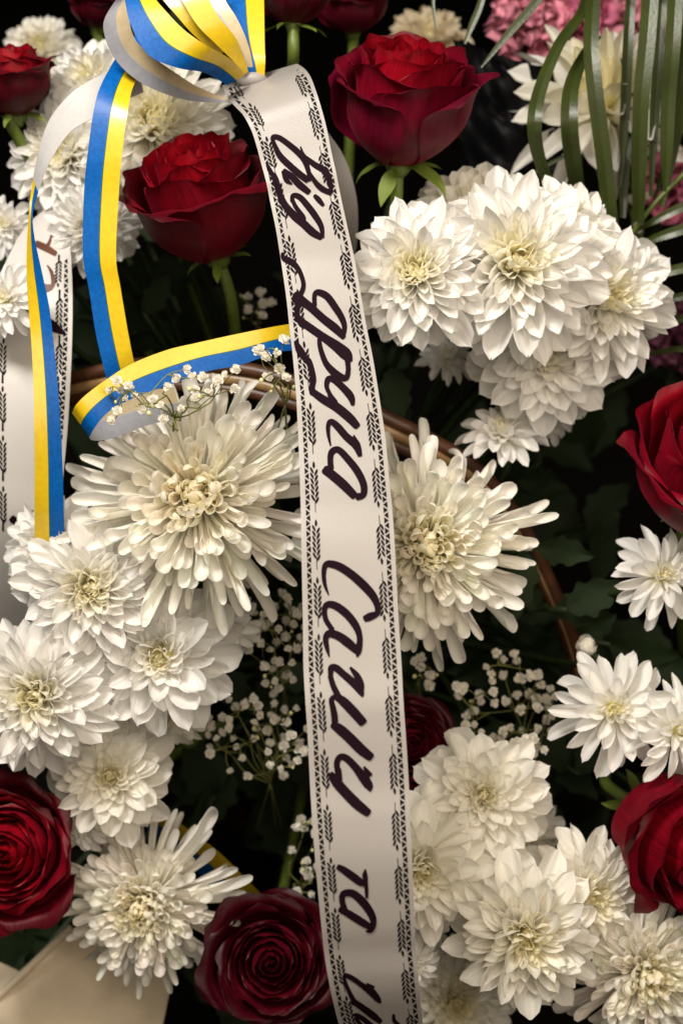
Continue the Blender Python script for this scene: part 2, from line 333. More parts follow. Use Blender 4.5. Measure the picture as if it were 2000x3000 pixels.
# ------------------------------------------------------------------ roses
def rose_set(seed, N_, Hh, openness):
    r = random.Random(seed); out = []; NU, NV = 20, 14
    for i in range(N_):
        s = i/(N_-1); phi = i*2.39996 + r.uniform(-0.25, 0.25)
        rm = 0.06+0.80*s**0.85*openness; zt = Hh*(0.86+0.14*math.sin(PI*min(1, s*0.9+0.15)) - 0.10*max(0, s-0.75)*4*r.uniform(0.3, 1.0))
        A0 = 2.0-1.02*s; flare = -0.28+0.50*s*r.uniform(0.6, 1.2); roll = s*r.uniform(0.5, 1.4); p1, p2 = r.uniform(0, 6), r.uniform(0, 6); lean = r.uniform(-0.06, 0.10)*s; pt = r.uniform(0.3, 1.2)
        vs = []; fs = []
        for j in range(NV+1):
            v = j/NV
            prof = 0.14+0.86*math.sin(min(v/0.60, 1)*PI/2)**0.72
            fl = flare*max(0, (v-0.62)/0.38)**2
            A = A0*(0.5+0.5*math.sin(PI/2*min(v/0.6, 1)))*(1 if v < 0.7 else math.sqrt(max(0.0, 1-((v-0.7)/0.3)**2*0.62)))
            for k in range(NU+1):
                u = -1+2*k/NU
                rr = rm*prof + (rm*0.7+0.15)*fl + rm*0.09*u*prof + 0.035*s*abs(u)**3*v*v + 0.030*math.sin(4.2*u+p1)*v**3*(0.4+s) + 0.016*math.sin(9*u+p2)*v**4*(.4+s) + 0.006*math.sin(19*u+p1)*v**6
                z = zt*v - zt*0.09*abs(u)**2.5*v - roll*0.16*max(0, (v-0.78)/0.22)**2 + 0.035*pt*s*(1-abs(u))**2*v**5 + 0.022*math.sin(6*u+p2)*v**4 + 0.010*math.sin(13*u+p1)*v**6
                rr += roll*0.07*max(0, (v-0.8)/0.2)**1.5
                rr += lean*z
                a = phi + u*A
                vs.append((rr*math.cos(a), rr*math.sin(a), z))
        for j in range(NV):
            for k in range(NU):
                q = j*(NU+1)+k; fs.append((q, q+1, q+NU+2, q+NU+1))
        me = mesh('rose_petal', vs, fs, M_ROSE)
        me.attributes.new('petal_v', 'FLOAT', 'POINT').data.foreach_set('value', [j/NV for j in range(NV+1) for k in range(NU+1)])
        me.attributes.new('petal_u', 'FLOAT', 'POINT').data.foreach_set('value', [i*7+2*k/NU for j in range(NV+1) for k in range(NU+1)])
        out.append((me, s))
    return out
ROSES = [rose_set(3, 27, 1.72, 1.0), rose_set(11, 27, 1.45, 1.05), rose_set(23, 30, 1.15, 1.12)]
def leaf_mesh(name, material, L=1.0, W=0.3, lobes=0, bend=0.5, seed=0, fold=0.25, NU=6, NV=14):
    r = random.Random(seed); vs = []; fs = []; y = z = 0
    for j in range(NV+1):
        t = j/NV; a = bend*(t-0.25)
        if j: y += math.cos(a)*L/NV; z -= math.sin(a)*L/NV
        wd = W*(math.sin(PI*min(1, t*0.97+0.03))**0.8)*(1-0.25*t)
        if lobes: wd *= 0.62+0.38*abs(math.sin(lobes*PI*t+0.4))
        if j == NV: wd = 0.0008
        for i in range(NU+1):
            u = -1+2*i/NU
            vs.append((wd*u, y - (0.06*L*abs(u) if lobes else 0)*math.sin(PI*t), z + fold*wd*abs(u) + 0.02*L*math.sin(9*t+r.uniform(0, .4))*abs(u)))
    for j in range(NV):
        for i in range(NU):
            q = j*(NU+1)+i; fs.append((q, q+1, q+NU+2, q+NU+1))
    return mesh(name, vs, fs, material)
SEPAL = [leaf_mesh('sepal', M_SEPAL, 1, 0.20, 0, b, i, 0.3) for i, b in enumerate((0.7, 1.3, 0.2))]
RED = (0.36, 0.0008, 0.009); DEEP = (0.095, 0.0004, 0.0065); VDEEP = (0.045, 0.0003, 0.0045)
def rose(c, d, Rpx, n, label, proto=0, spin=0.0, inner=RED, outer=DEEP, stem_end=None, sepals=True, s_ang=None, name='red_rose', ss=1.0):
    R = Rpx*KPX*d; ax = D(*n); Hh = (1.72, 1.45, 1.15)[proto]*R
    at = P(c[0], c[1], d) - ax*Hh*0.93
    random.seed(int(c[0])+int(c[1]))
    root = empty(name, frame(at, ax, spin)); tag(root, label, 'rose', 'red roses of the arrangement')
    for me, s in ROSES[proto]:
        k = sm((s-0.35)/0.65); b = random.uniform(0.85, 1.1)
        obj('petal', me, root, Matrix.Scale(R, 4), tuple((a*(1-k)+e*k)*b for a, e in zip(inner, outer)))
    obj('calyx', CALYX, root, Matrix.Translation((0, 0, 0.05*R)) @ Matrix.Diagonal((0.2*R, 0.2*R, 0.24*R, 1)))
    if sepals:
        for i in range(5):
            ph = (s_ang or 0.3) + i*2*PI/5
            obj('sepal', SEPAL[i % 3], root, Matrix.Rotation(ph, 4, 'Z') @ Matrix.Translation((0, 0.13*R, -0.02*R)) @ Matrix.Rotation(math.radians(random.uniform(-25, 15)), 4, 'X') @ Matrix.Scale(R*ss*random.uniform(0.55, 0.8), 4))
    e = stem_end if stem_end is not None else HUB
    inv = root.matrix_basis.inverted()
    pts = vcat([at - ax*0.12*R, at - ax*0.75*R, (at - ax*0.75*R + e)/2, e], 6)
    vs, fs = tube_geo([inv @ p for p in pts], [0.0042]+[0.0036]*(len(pts)-1), 8)
    obj('stem', mesh('stem', vs, fs, M_STEM), root)
    return root

# ------------------------------------------------------------------ ribbons
def strip(name, secs, bands, back=None, parent=None, n=8, nu=4, thick=0.00025, bow=0.0):
    """secs: (Lx, Ly, Rx, Ry, depthL, depthR) photo pixels; bands: [(u0, u1, material)] front, back the same list or one material."""
    fine = catmull(secs, n)
    us = sorted({round(b[0]+(b[1]-b[0])*k/nu, 5) for b in bands for k in range(nu+1)})
    mats = []; vs = []; fs = []; mi = []
    def mid(m):
        if m not in mats: mats.append(m)
        return mats.index(m)
    rows = []
    for s in fine:
        a = P(s[0], s[1], s[4]); b = P(s[2], s[3], s[5]); rows.append([a.lerp(b, u) for u in us])
    nr, nc = len(rows), len(us)
    nrm = []
    for i in range(nr):
        t = rows[min(i+1, nr-1)][nc//2]-rows[max(i-1, 0)][nc//2]; x = rows[i][-1]-rows[i][0]
        nrm.append(x.cross(t).normalized())
    eye = sum((q.dot((rows[i][nc//2]-CAM).normalized()) for i, q in enumerate(nrm)))
    flip = eye < 0
    if flip: nrm = [-q for q in nrm]
    for i in range(nr):
        if bow:
            for k in range(nc): rows[i][k] = rows[i][k] - nrm[i]*bow*(1-(2*us[k]-1)**2)
    sgn = 1
    # front faces point to the side from which L..R reads left to right when travelling down
    for i in range(nr):
        for k in range(nc): vs.append(rows[i][k])
    for i in range(nr):
        for k in range(nc): vs.append(rows[i][k] + nrm[i]*thick)
    o2 = nr*nc
    for i in range(nr-1):
        for k in range(nc-1):
            q = i*nc+k; um = (us[k]+us[k+1])/2
            mf = next(b[2] for b in bands if b[0]-1e-6 <= um <= b[1]+1e-6)
            bl = back if isinstance(back, list) else None
            mb = next(b[2] for b in bl if b[0]-1e-6 <= um <= b[1]+1e-6) if bl else (back or mf)
            fs.append((q, q+nc, q+nc+1, q+1)); mi.append(mid(mf))
            fs.append((o2+q, o2+q+1, o2+q+nc+1, o2+q+nc)); mi.append(mid(mb))
    for i in range(nr-1):
        for k, m in ((0, bands[0][2]), (nc-1, bands[-1][2])):
            q = i*nc+k; fs.append((q, q+nc, o2+q+nc, o2+q) if k else (q, o2+q, o2+q+nc, q+nc)); mi.append(mid(m))
    if flip: fs = [tuple(reversed(f)) for f in fs]
    return obj(name, mesh(name, vs, fs, mats, True, mi, 50), parent)
BY = [(0, 0.485, M_BLUE), (0.485, 0.515, M_SEAM), (0.515, 1, M_YEL)]
YB = [(0, 0.485, M_YEL), (0.485, 0.515, M_SEAM), (0.515, 1, M_BLUE)]
B_BY = [(0, 0.485, M_BBLUE), (0.485, 0.515, M_BWHITE), (0.515, 1, M_BYEL)]
B_YB = [(0, 0.485, M_BYEL), (0.485, 0.515, M_BWHITE), (0.515, 1, M_BBLUE)]
CW = [(0, 1, M_BWHITE)]

# --- the long white ribbon, traced in pixels of enlarged crops (concatenated, 2.6133 px per source px)
CS = 0.784/2.6133
def c2d(x, y): return ((640*0.784)+x*CS, 150*0.784+y*CS)
RIB = [(25, 262, 600, 96, .812), (75, 362, 655, 132, .786), (130, 425, 703, 195, .775), (190, 490, 742, 295, .769), (250, 600, 785, 430, .764), (290, 720, 825, 580, .760), (330, 870, 868, 790, .757), (365, 1000, 900, 930, .754), (395, 1150, 935, 1110, .751), (440, 1366, 985, 1340, .747), (480, 1616, 1042, 1600, .742), (520, 1896, 1092, 1880, .737), (545, 2136, 1135, 2125, .732), (570, 2352, 1180, 2345, .727), (595, 2652, 1230, 2652, .720), (610, 2952, 1275, 2952, .713), (622, 3252, 1303, 3252, .706), (630, 3528, 1330, 3528, .700), (635, 3828, 1350, 3828, .694), (645, 4328, 1376, 4328, .686), (650, 4704, 1400, 4704, .681), (665, 4980, 1414, 4980, .678), (680, 5204, 1430, 5204, .676), (700, 5604, 1455, 5604, .674), (718, 5900, 1465, 5900, .674), (745, 6260, 1483, 6250, .676), (785, 6680, 1500, 6660, .680), (810, 6912, 1510, 6880, .684), (840, 7102, 1528, 7080, .690), (875, 7272, 1540, 7240, .697), (920, 7448, 1560, 7420, .706), (990, 7680, 1590, 7650, .722), (1080, 7980, 1640, 7960, .745)]
RIB = [(*q[:4], q[4]+0.0016*math.sin(i*1.7)+0.0010*math.sin(i*0.9+1)) for i, q in enumerate(RIB)]
RF = catmull(RIB, 10)
def lift(x, y, off=0.0004):
    best = None
    for i in range(len(RF)-1):
        a, b = RF[i], RF[i+1]
        def side(s): return (s[2]-s[0])*(y-s[1])-(s[3]-s[1])*(x-s[0])
        sa, sb = side(a), side(b)
        if sa >= 0 and sb < 0:
            t = sa/(sa-sb); best = a[4]+(b[4]-a[4])*t; break
    if best is None: best = RF[0][4] if y < 1000 else RF[-1][4]
    return P(*c2d(x, y), best-off)
mrib = empty('memorial_ribbon', Matrix.Translation(P(680, 190, .80)))
tag(mrib, 'long white memorial ribbon with handwritten black lettering hanging down the middle', 'ribbon', 'white memorial ribbons')
def keep(o, root):                                       # geometry built in world space under a placed root
    o.parent = root; o.matrix_parent_inverse = root.matrix_basis.inverted(); return o
def ribsec(r): a = c2d(r[0], r[1]); b = c2d(r[2], r[3]); return (a[0], a[1], b[0], b[1], r[4], r[4])
keep(strip('ribbon_band', [ribsec(r) for r in RIB], [(0, 1, M_RIB)], M_RIB, None, n=10, nu=8), mrib)
# the other tail that runs down behind it
keep(strip('back_tail', [(600, 190, 660, 175, .84, .84), (640, 240, 700, 225, .84, .84), (670, 290, 744, 292, .845, .845), (690, 350, 790, 360, .85, .85), (700, 430, 816, 440, .855, .855), (700, 500, 822, 512, .865, .865), (690, 560, 816, 578, .88, .88), (680, 640, 790, 660, .90, .90)], [(0, 1, M_RIB)], M_RIB), mrib)
LETTERS = [
 [[(410,670,30),(425,655,40),(470,665,42),(540,715,45),(610,775,48),(660,840,45),(690,930,35),(695,990,25)], [(410,665,30),(430,720,35),(470,800,48),(550,880,52),(620,940,52),(680,985,50)], [(628,732,12),(645,780,22),(670,820,35)], [(670,820,40),(740,870,45),(800,905,50),(835,950,48),(855,1020,38),(862,1080,28)], [(700,935,25),(740,1000,38),(790,1050,45),(860,1085,38)]],
 [[(500,915,40),(560,960,50),(620,1020,55),(690,1078,45)], [(495,920,30),(520,985,40),(560,1015,15)], [(735,1105,30),(765,1135,42),(800,1178,28)]],
 [[(368,855,14),(390,905,35),(420,960,35),(445,1030,40),(470,1100,50),(510,1180,55),(580,1260,62),(650,1320,62),(720,1385,62),(785,1425,45)], [(560,1150,25),(570,1105,35),(620,1115,45),(680,1180,50),(740,1260,50),(785,1340,42),(797,1425,25)], [(560,1120,28),(590,1190,35),(645,1262,35),(660,1290,20)], [(385,940,10),(425,950,40),(470,1060,30)]],
 [[(490,1545,24),(500,1585,40),(560,1615,50),(610,1666,38),(640,1736,35),(650,1796,35),(632,1850,40),(600,1870,60),(590,1910,60)], [(595,1860,60),(640,1910,68),(700,1956,62),(800,2046,62),(900,2126,65),(957,2190,40)], [(735,1945,35),(735,1866,35),(765,1845,48),(830,1876,55),(890,1956,55),(940,2036,50),(963,2106,40),(955,2180,30)]],
 [[(590,2000,36),(620,2056,55),(700,2116,60),(800,2186,62),(900,2256,80),(975,2320,90),(1008,2370,40)], [(600,1900,50),(605,1960,40),(600,2020,40)], [(770,2206,32),(780,2276,38),(815,2376,45),(860,2436,55),(920,2486,60),(975,2500,45),(992,2440,38),(985,2360,42)]],
 [[(588,2222,26),(620,2286,60),(660,2346,50),(690,2376,50),(712,2440,46),(724,2512,48),(716,2570,45),(720,2620,48)], [(712,2600,50),(800,2664,62),(900,2722,70),(1000,2804,70),(1060,2870,56)], [(860,2640,34),(828,2572,35),(838,2512,45),(880,2512,50),(950,2572,55),(1010,2642,58),(1027,2705,30)], [(990,2594,12),(1015,2640,50)], [(850,2630,38),(890,2690,50)]],
 [[(857,3018,12),(840,2932,28),(840,2862,35),(862,2834,42),(910,2872,55),(980,2952,58),(1050,3012,65),(1082,3095,36)], [(1035,2940,12),(1065,3010,42)]],
 [[(860,3195,45),(855,3112,45),(872,3062,50),(920,3052,50),(990,3122,55),(1060,3212,58),(1108,3312,55),(1108,3392,50),(1060,3412,56)], [(815,3202,70),(880,3252,72),(960,3322,72),(1040,3404,62)]],
 [[(842,4160,10),(815,4088,28),(805,4008,35),(815,3940,42),(850,3924,55),(930,3948,62),(1020,4008,65),(1110,4088,68),(1180,4168,62),(1213,4238,50),(1215,4300,45),(1160,4328,62),(1120,4345,50)]],
 [[(870,4428,40),(820,4348,40),(812,4268,42),(840,4235,52),(900,4248,60),(980,4308,62),(1050,4398,58),(1080,4488,45),(1072,4588,48),(1060,4635,16)], [(847,4635,10),(830,4568,35),(820,4498,45),(850,4458,60),(920,4478,65),(990,4528,70),(1060,4590,56)]],
 [[(858,4790,36),(862,4722,48),(900,4722,55),(950,4764,55),(1030,4834,60),(1088,4904,50),(1100,4938,20)], [(1010,4720,22),(1060,4784,50),(1093,4854,45),(1095,4924,22)], [(855,4784,40),(880,4864,45),(920,4944,50)]],
 [[(870,5004,45),(865,4964,40),(895,4944,45),(950,4974,70),(1030,5054,75),(1105,5140,70)], [(870,5004,45),(885,5074,50),(890,5134,50)], [(870,5160,46),(920,5184,75),(1000,5254,80),(1090,5344,80),(1165,5404,66)]],
 [[(918,5540,46),(905,5454,45),(930,5404,48),(980,5414,55),(1050,5484,60),(1110,5564,75),(1150,5624,66),(1160,5664,20)], [(1115,5480,18),(1150,5544,60)], [(915,5500,50),(925,5580,46)], [(860,5532,46),(900,5594,75),(980,5684,78),(1060,5764,80),(1145,5832,64)]],
 [[(915,6245,44),(960,6270,55),(1030,6320,62),(1090,6365,55),(1120,6380,28)], [(1124,6262,8),(1120,6310,40),(1128,6380,30),(1133,6440,28),(1133,6482,20)]],
 [[(965,6575,48),(945,6500,45),(960,6450,52),(1030,6450,60),(1110,6520,64),(1170,6610,58),(1185,6680,45),(1165,6730,40),(1130,6740,14)], [(930,6570,48),(990,6600,55),(1070,6650,60),(1150,6700,52)]],
 [[(962,7110,26),(972,7077,38),(1030,7102,40),(1100,7152,42),(1170,7202,60),(1222,7262,44),(1240,7287,14)], [(1135,7137,12),(1180,7172,40)], [(965,7122,30),(1000,7202,32),(1030,7262,40),(1040,7290,50)], [(1030,7272,45),(1100,7322,50),(1180,7382,55),(1240,7432,38)]],
 [[(1040,7382,24),(1060,7382,35),(1110,7412,40),(1190,7480,44)], [(1050,7402,25),(1090,7462,35),(1130,7540,36)], [(1340,7377,20),(1345,7422,30),(1380,7457,30),(1430,7490,30)]],
]
def stroke_geo(st, vs, fs, liftf, off):
    pts = catmull(st, 6); n = len(pts); base = len(vs); lat = []
    for i in range(n):
        dx = pts[min(i+1, n-1)][0]-pts[max(i-1, 0)][0]; dy = pts[min(i+1, n-1)][1]-pts[max(i-1, 0)][1]; l = math.hypot(dx, dy) or 1
        lat.append((-dy/l, dx/l))
    # rounded caps
    rows = []
    for sgn, i in ((-1, 0), (1, n-1)):
        cap = []
        for q in (0.85, 0.5):
            h = pts[i][2]/2; ex = math.sqrt(1-q*q)*0 + h*q*0.55; wv = h*math.sqrt(1-q*q)
            tx, ty = lat[i][1]*sgn, -lat[i][0]*sgn
            cap.append((pts[i][0]+tx*ex, pts[i][1]+ty*ex, wv*2, lat[i]))
        rows.append(cap)
    seq = rows[0] + [(p[0], p[1], p[2], l) for p, l in zip(pts, lat)] + rows[1][::-1]
    for (x, y, wd, l) in seq:
        h = wd/2
        vs.append(liftf(x+l[0]*h, y+l[1]*h, off)); vs.append(liftf(x-l[0]*h, y-l[1]*h, off))
    for i in range(len(seq)-1):
        q = base+2*i; fs.append((q, q+1, q+3, q+2))
for L_ in LETTERS:
    vs, fs = [], []
    for k, st in enumerate(L_): stroke_geo(st, vs, fs, lift, 0.0006+0.00004*k)
    keep(obj('letter', mesh('letter', vs, fs, M_INK, False)), mrib)
def at_u(u, Y):                                          # crop point on the line of constant u at height Y
    for a, b in zip(RF, RF[1:]):
        ya = a[1]+(a[3]-a[1])*u; yb = b[1]+(b[3]-b[1])*u
        if ya <= Y <= yb:
            t = (Y-ya)/(yb-ya); xa = a[0]+(a[2]-a[0])*u; xb = b[0]+(b[2]-b[0])*u
            return xa+(xb-xa)*t
    return None
def ear_geo(u, Y0, Y1, down, W, liftf, atf, vs, fs, off=0.0004):
    """A wheat ear printed from Y0 to Y1; down: the stem end is at Y1."""
    def pt(s, lat):                                      # s: 0 tip .. 1 stem end
        Y = Y0+(Y1-Y0)*(s if down else 1-s)
        x0 = atf(u, Y); x1 = atf(u, Y+8)
        if x0 is None or x1 is None: return None
        dx, dy = x1-x0, 8; l = math.hypot(dx, dy)
        return (x0 - dy/l*lat*-1, Y - dx/l*lat)
    def poly(q):
        q = [pt(*a) for a in q]
        if any(a is None for a in q): return
        b = len(vs); vs.extend(liftf(x, y, off) for x, y in q); fs.append(tuple(range(b, b+len(q))) if down else tuple(reversed(range(b, b+len(q)))))
    poly([(0.74, -2), (0.74, 2), (1, 2.5), (1, -2.5)])
    for k in range(6):
        s = 0.15+0.108*k
        for sg in (-1, 1):
            ss = s+(0.05 if sg > 0 else 0)
            poly([(ss+0.10, 0.07*W*sg), (ss+0.038, 0.13*W*sg), (ss-0.016, 0.48*W*sg), (ss-0.042, 0.96*W*sg), (ss+0.006, 0.93*W*sg), (ss+0.060, 0.62*W*sg)])
    poly([(0.15, 0), (0.10, 0.36*W), (0.04, 0.3*W), (0.0, 0.05*W), (0.05, -0.25*W), (0.11, -0.28*W)])
LEARS = [(250, 365), (395, 610), (650, 945), (945, 1356), (1406, 1776), (1816, 2196), (2216, 2600), (2687, 3082), (3137, 3528), (3583, 3968), (4023, 4408), (4458, 4844), (4899, 5284), (5339, 5714), (5764, 6120), (6170, 6510), (6555, 6880), (6915, 7205), (7232, 7520)]
REARS = [(155, 350), (385, 682), (725, 1040), (1090, 1441), (1481, 1826), (1876, 2231), (2281, 2642), (2697, 3062), (3122, 3497), (3553, 3933), (3988, 4368), (4423, 4809), (4864, 5254), (5309, 5694), (5749, 6125), (6175, 6535), (6585, 6935), (6978, 7297), (7332, 7600)]
for (a, b) in LEARS:
    vs, fs = [], []; ear_geo(0.160, a, b, True, 31 if a > 600 else 26, lift, at_u, vs, fs)
    if fs: keep(obj('wheat_ear', mesh('wheat_ear', vs, fs, M_PRINT, False)), mrib)
for (a, b) in REARS:
    vs, fs = [], []; ear_geo(0.852, a, b, False, 31 if a > 600 else 26, lift, at_u, vs, fs)
    if fs: keep(obj('wheat_ear', mesh('wheat_ear', vs, fs, M_PRINT, False)), mrib)
vs, fs = [], []
for ua, ub in ((0.056, 0.100), (0.905, 0.952)):
    Y = 150.0 if ua > 0.5 else 290.0
    k = 0
    while Y < 7560:
        st = 40 if Y > 900 else 28+12*Y/900
        h = st*0.60
        o, i_ = (ua, ub) if k % 2 else (ub, ua)
        q = []
        for u_, y_ in ((o, Y-h), (o, Y+h), (i_, Y)):
            x_ = at_u(u_, y_); q.append(None if x_ is None else (x_, y_))
        if all(q):
            b = len(vs); vs.extend(lift(x, y, 0.0004) for x, y in q); fs.append((b, b+1, b+2) if k % 2 else (b, b+2, b+1))
        Y += st; k += 1
o = keep(obj('triangle_border', mesh('triangle_border', vs, fs, M_PRINT, False)), mrib); o['kind'] = 'stuff'

# --- the second white ribbon at the left edge (pixels of the 1568 picture)
LR = [(80, 500, 154, 440, .866), (46, 540, 159, 515, .853), (10, 610, 164, 600, .84), (-20, 680, 167, 680, .83), (-28, 780, 166, 780, .825), (-30, 880, 162, 880, .82), (-28, 980, 156, 980, .82), (-25, 1090, 146, 1090, .825), (-22, 1200, 135, 1200, .835), (-20, 1330, 120, 1330, .86), (-18, 1450, 110, 1450, .89)]
LF = catmull(LR, 10)
def lift2(x, y, off=0.0004):
    for a, b in zip(LF, LF[1:]):
        def side(s): return (s[2]-s[0])*(y-s[1])-(s[3]-s[1])*(x-s[0])
        sa, sb = side(a), side(b)
        if sa >= 0 and sb < 0: return P(x, y, a[4]+(b[4]-a[4])*sa/(sa-sb)-off)
    return P(x, y, LF[0][4] if y < 600 else LF[-1][4])
def at_u2(u, Y):
    for a, b in zip(LF, LF[1:]):
        ya = a[1]+(a[3]-a[1])*u; yb = b[1]+(b[3]-b[1])*u
        if ya <= Y <= yb:
            t = (Y-ya)/(yb-ya); return (a[0]+(a[2]-a[0])*u)*(1-t)+(b[0]+(b[2]-b[0])*u)*t
    return None
srib = empty('memorial_ribbon', Matrix.Translation(P(80, 480, .86)))
tag(srib, 'white memorial ribbon with brown lettering at the left edge behind the striped ribbon', 'ribbon', 'white memorial ribbons')
keep(strip('ribbon_band', [(*r[:4], r[4], r[4]) for r in LR], [(0, 1, M_RIB2)], M_RIB2, None, n=10, nu=6), srib)
T1 = 0.784/3.92; T2 = 0.784/2.6133
def sA(l): return [(x*T1, 550*0.784+y*T1, w_*T1) for x, y, w_ in l]
def sB(l): return [(x*T2, 850*0.784+y*T2, w_*T2) for x, y, w_ in l]
def sC(l): return [(x*T1, 1250*0.784+y*T1, w_*T1) for x, y, w_ in l]
for mt, sts in ((M_INKB, [sA([(420,640,75),(530,690,80),(640,755,60)]), sA([(595,540,20),(575,610,32),(550,660,40)])]),
                (M_INKB, [sA([(545,890,14),(590,960,40),(612,1050,48),(605,1120,50),(540,1150,90),(480,1140,90)])]),
                (M_INK, [sB([(330,235,90),(400,275,85),(495,330,26)])]), (M_INKB, [sB([(60,45,40),(140,85,50),(215,135,36)]), sB([(125,110,16),(120,200,24)])]),
                (M_INK, [sC([(140,1055,85),(220,1120,80),(300,1200,60)]), sC([(380,975,44),(325,1050,50),(300,1180,60)])])):
    vs, fs = [], []
    for k, st in enumerate(sts): stroke_geo(st, vs, fs, lift2, 0.0006+0.00004*k)
    keep(obj('letter', mesh('letter', vs, fs, mt, False)), srib)
for (u, a, b, dn) in [(0.19, 775, 880, True), (0.19, 885, 990, True), (0.19, 998, 1105, True), (0.19, 1115, 1220, True), (0.815, 585, 660, False), (0.84, 665, 770, False), (0.85, 770, 878, False), (0.86, 878, 985, False), (0.87, 985, 1090, False)]:
    vs, fs = [], []; ear_geo(u, a, b, dn, 8.5, lift2, at_u2, vs, fs)
    if fs: keep(obj('wheat_ear', mesh('wheat_ear', vs, fs, M_PRINT, False)), srib)
vs, fs = [], []
for k in range(52):
    Y = 600+11.2*k; ua, ub = 0.895, 0.945
    o_, i_ = (ua, ub) if k % 2 else (ub, ua); q = [(at_u2(u_, y_), y_) for u_, y_ in ((o_, Y-6.5), (o_, Y+6.5), (i_, Y))]
    if all(a[0] is not None for a in q):
        b = len(vs); vs.extend(lift2(x, y, 0.0004) for x, y in q); fs.append((b, b+1, b+2))
o = keep(obj('triangle_border', mesh('triangle_border', vs, fs, M_PRINT, False)), srib); o['kind'] = 'stuff'

# --- striped ribbon bow
bowr = empty('ribbon_bow', Matrix.Translation(P(570, 175, .79)))
tag(bowr, 'blue and yellow satin ribbon bow with curling tails tied above the white ribbon', 'ribbon bow')
def part(name, *a, **k): return keep(strip(name, *a, **k), bowr)
# tail that hangs to the curl
part('tail', [(330, 60, 395, 85, .80, .80), (285, 110, 345, 140, .79, .785), (256, 150, 308, 195, .775, .775), (222, 225, 295, 250, .765, .765), (202, 350, 281, 350, .765, .765), (193, 450, 273, 450, .77, .77), (191, 588, 267, 588, .775, .775), (205, 665, 277, 660, .78, .78), (220, 763, 293, 755, .785, .785), (240, 850, 306, 822, .79, .79), (262, 930, 322, 890, .80, .80)], BY, M_BWHITE)
# white side of the long left tail, twisting into its striped face
part('twisted_tail', [(318, 150, 330, 212, .80, .80), (285, 160, 292, 228, .788, .788), (240, 170, 255, 240, .78, .775), (175, 205, 215, 270, .775, .77), (120, 265, 160, 305, .773, .765), (92, 335, 113, 375, .772, .762), (76, 410, 88, 440, .772, .763)], [(0, 1, M_BWHITE)], B_BY)
part('striped_tail', [(76, 410, 88, 440, .7725, .7635), (69, 470, 76, 490, .768, .768), (64, 540, 80, 545, .766, .77), (62, 620, 96, 620, .765, .773), (66, 700, 113, 700, .765, .773), (72, 780, 123, 780, .766, .772), (77, 870, 132, 870, .768, .772), (79, 960, 139, 960, .77, .774), (80, 1060, 144, 1060, .775, .779), (80, 1170, 147, 1170, .785, .788), (82, 1290, 150, 1290, .805, .805)], YB, M_BWHITE)
# the curl in front
part('curl', [(760, 735, 752, 815, .775, .775), (660, 745, 655, 806, .765, .765), (550, 766, 553, 838, .757, .757), (450, 788, 480, 852, .750, .750), (380, 805, 400, 880, .744, .744), (300, 837, 330, 905, .736, .737), (240, 875, 268, 933, .730, .732), (200, 905, 238, 957, .727, .730), (175, 930, 216, 985, .727, .731), (167, 948, 206, 1003, .732, .736)], YB, B_YB)
part('curl_return', [(167, 948, 206, 1003, .7322, .7362), (178, 935, 214, 1011, .741, .743), (215, 925, 245, 1010, .750, .752), (262, 915, 292, 995, .757, .759), (320, 900, 345, 975, .763, .766), (400, 890, 420, 960, .77, .775)], B_YB, YB)
# loops
part('loop_back', [(525, 228, 530, 236, .795, .795), (455, 200, 440, 232, .785, .79), (400, 165, 370, 212, .775, .78), (350, 130, 312, 182, .768, .772), (312, 92, 268, 140, .762, .765), (298, 50, 243, 90, .758, .757), (300, 10, 242, 40, .758, .752), (320, -40, 290, -30, .765, .755)], [(0, 0.485, M_BYEL), (0.485, 0.52, M_BWHITE), (0.52, 1, M_BBLUE)], YB)
part('loop_front', [(400, -110, 300, -75, .765, .755), (345, -60, 278, -35, .755, .75), (350, -15, 287, 0, .748, .745), (385, 30, 300, 55, .745, .743), (425, 70, 340, 125, .746, .744), (475, 105, 405, 155, .752, .750), (520, 130, 462, 165, .765, .762), (545, 150, 492, 178, .778, .775), (563, 172, 522, 196, .79, .788)], YB, B_YB)
part('second_loop_inside', [(350, -30, 420, -60, .778, .778), (370, -5, 430, -10, .776, .776), (405, 35, 455, 25, .776, .776), (440, 75, 485, 60, .78, .78), (500, 130, 530, 110, .79, .79)], [(0, 0.6, M_YEL), (0.6, 1, M_BYEL)], M_BYEL)
part('second_loop', [(395, -40, 440, -70, .768, .768), (420, 5, 475, -10, .766, .766), (455, 60, 500, 35, .768, .768), (500, 105, 540, 85, .775, .775), (545, 150, 562, 135, .786, .786), (560, 172, 570, 165, .792, .792)], [(0, 1, M_YEL)], M_BYEL)
part('third_loop', [(425, -50, 500, -60, .783, .783), (445, 0, 518, 0, .782, .782), (480, 45, 540, 35, .782, .782), (515, 90, 560, 75, .785, .785), (545, 130, 575, 120, .79, .79), (560, 165, 582, 165, .795, .795)], B_BY, BY)
part('upright_tail', [(512, -70, 603, -70, .81, .81), (521, 0, 606, 0, .802, .802), (529, 60, 607, 60, .797, .797), (542, 105, 608, 110, .794, .794), (560, 145, 609, 140, .793, .793), (575, 185, 607, 178, .797, .797)], BY, M_BWHITE)
vs, fs = dome(0.006, 0.006, 14, 6)
keep(obj('knot', mesh('knot', [P(578, 182, .800)+XR*a*1.5+UP*b*0.8-FW*c for a, b, c in vs], fs, M_RIB)), bowr)
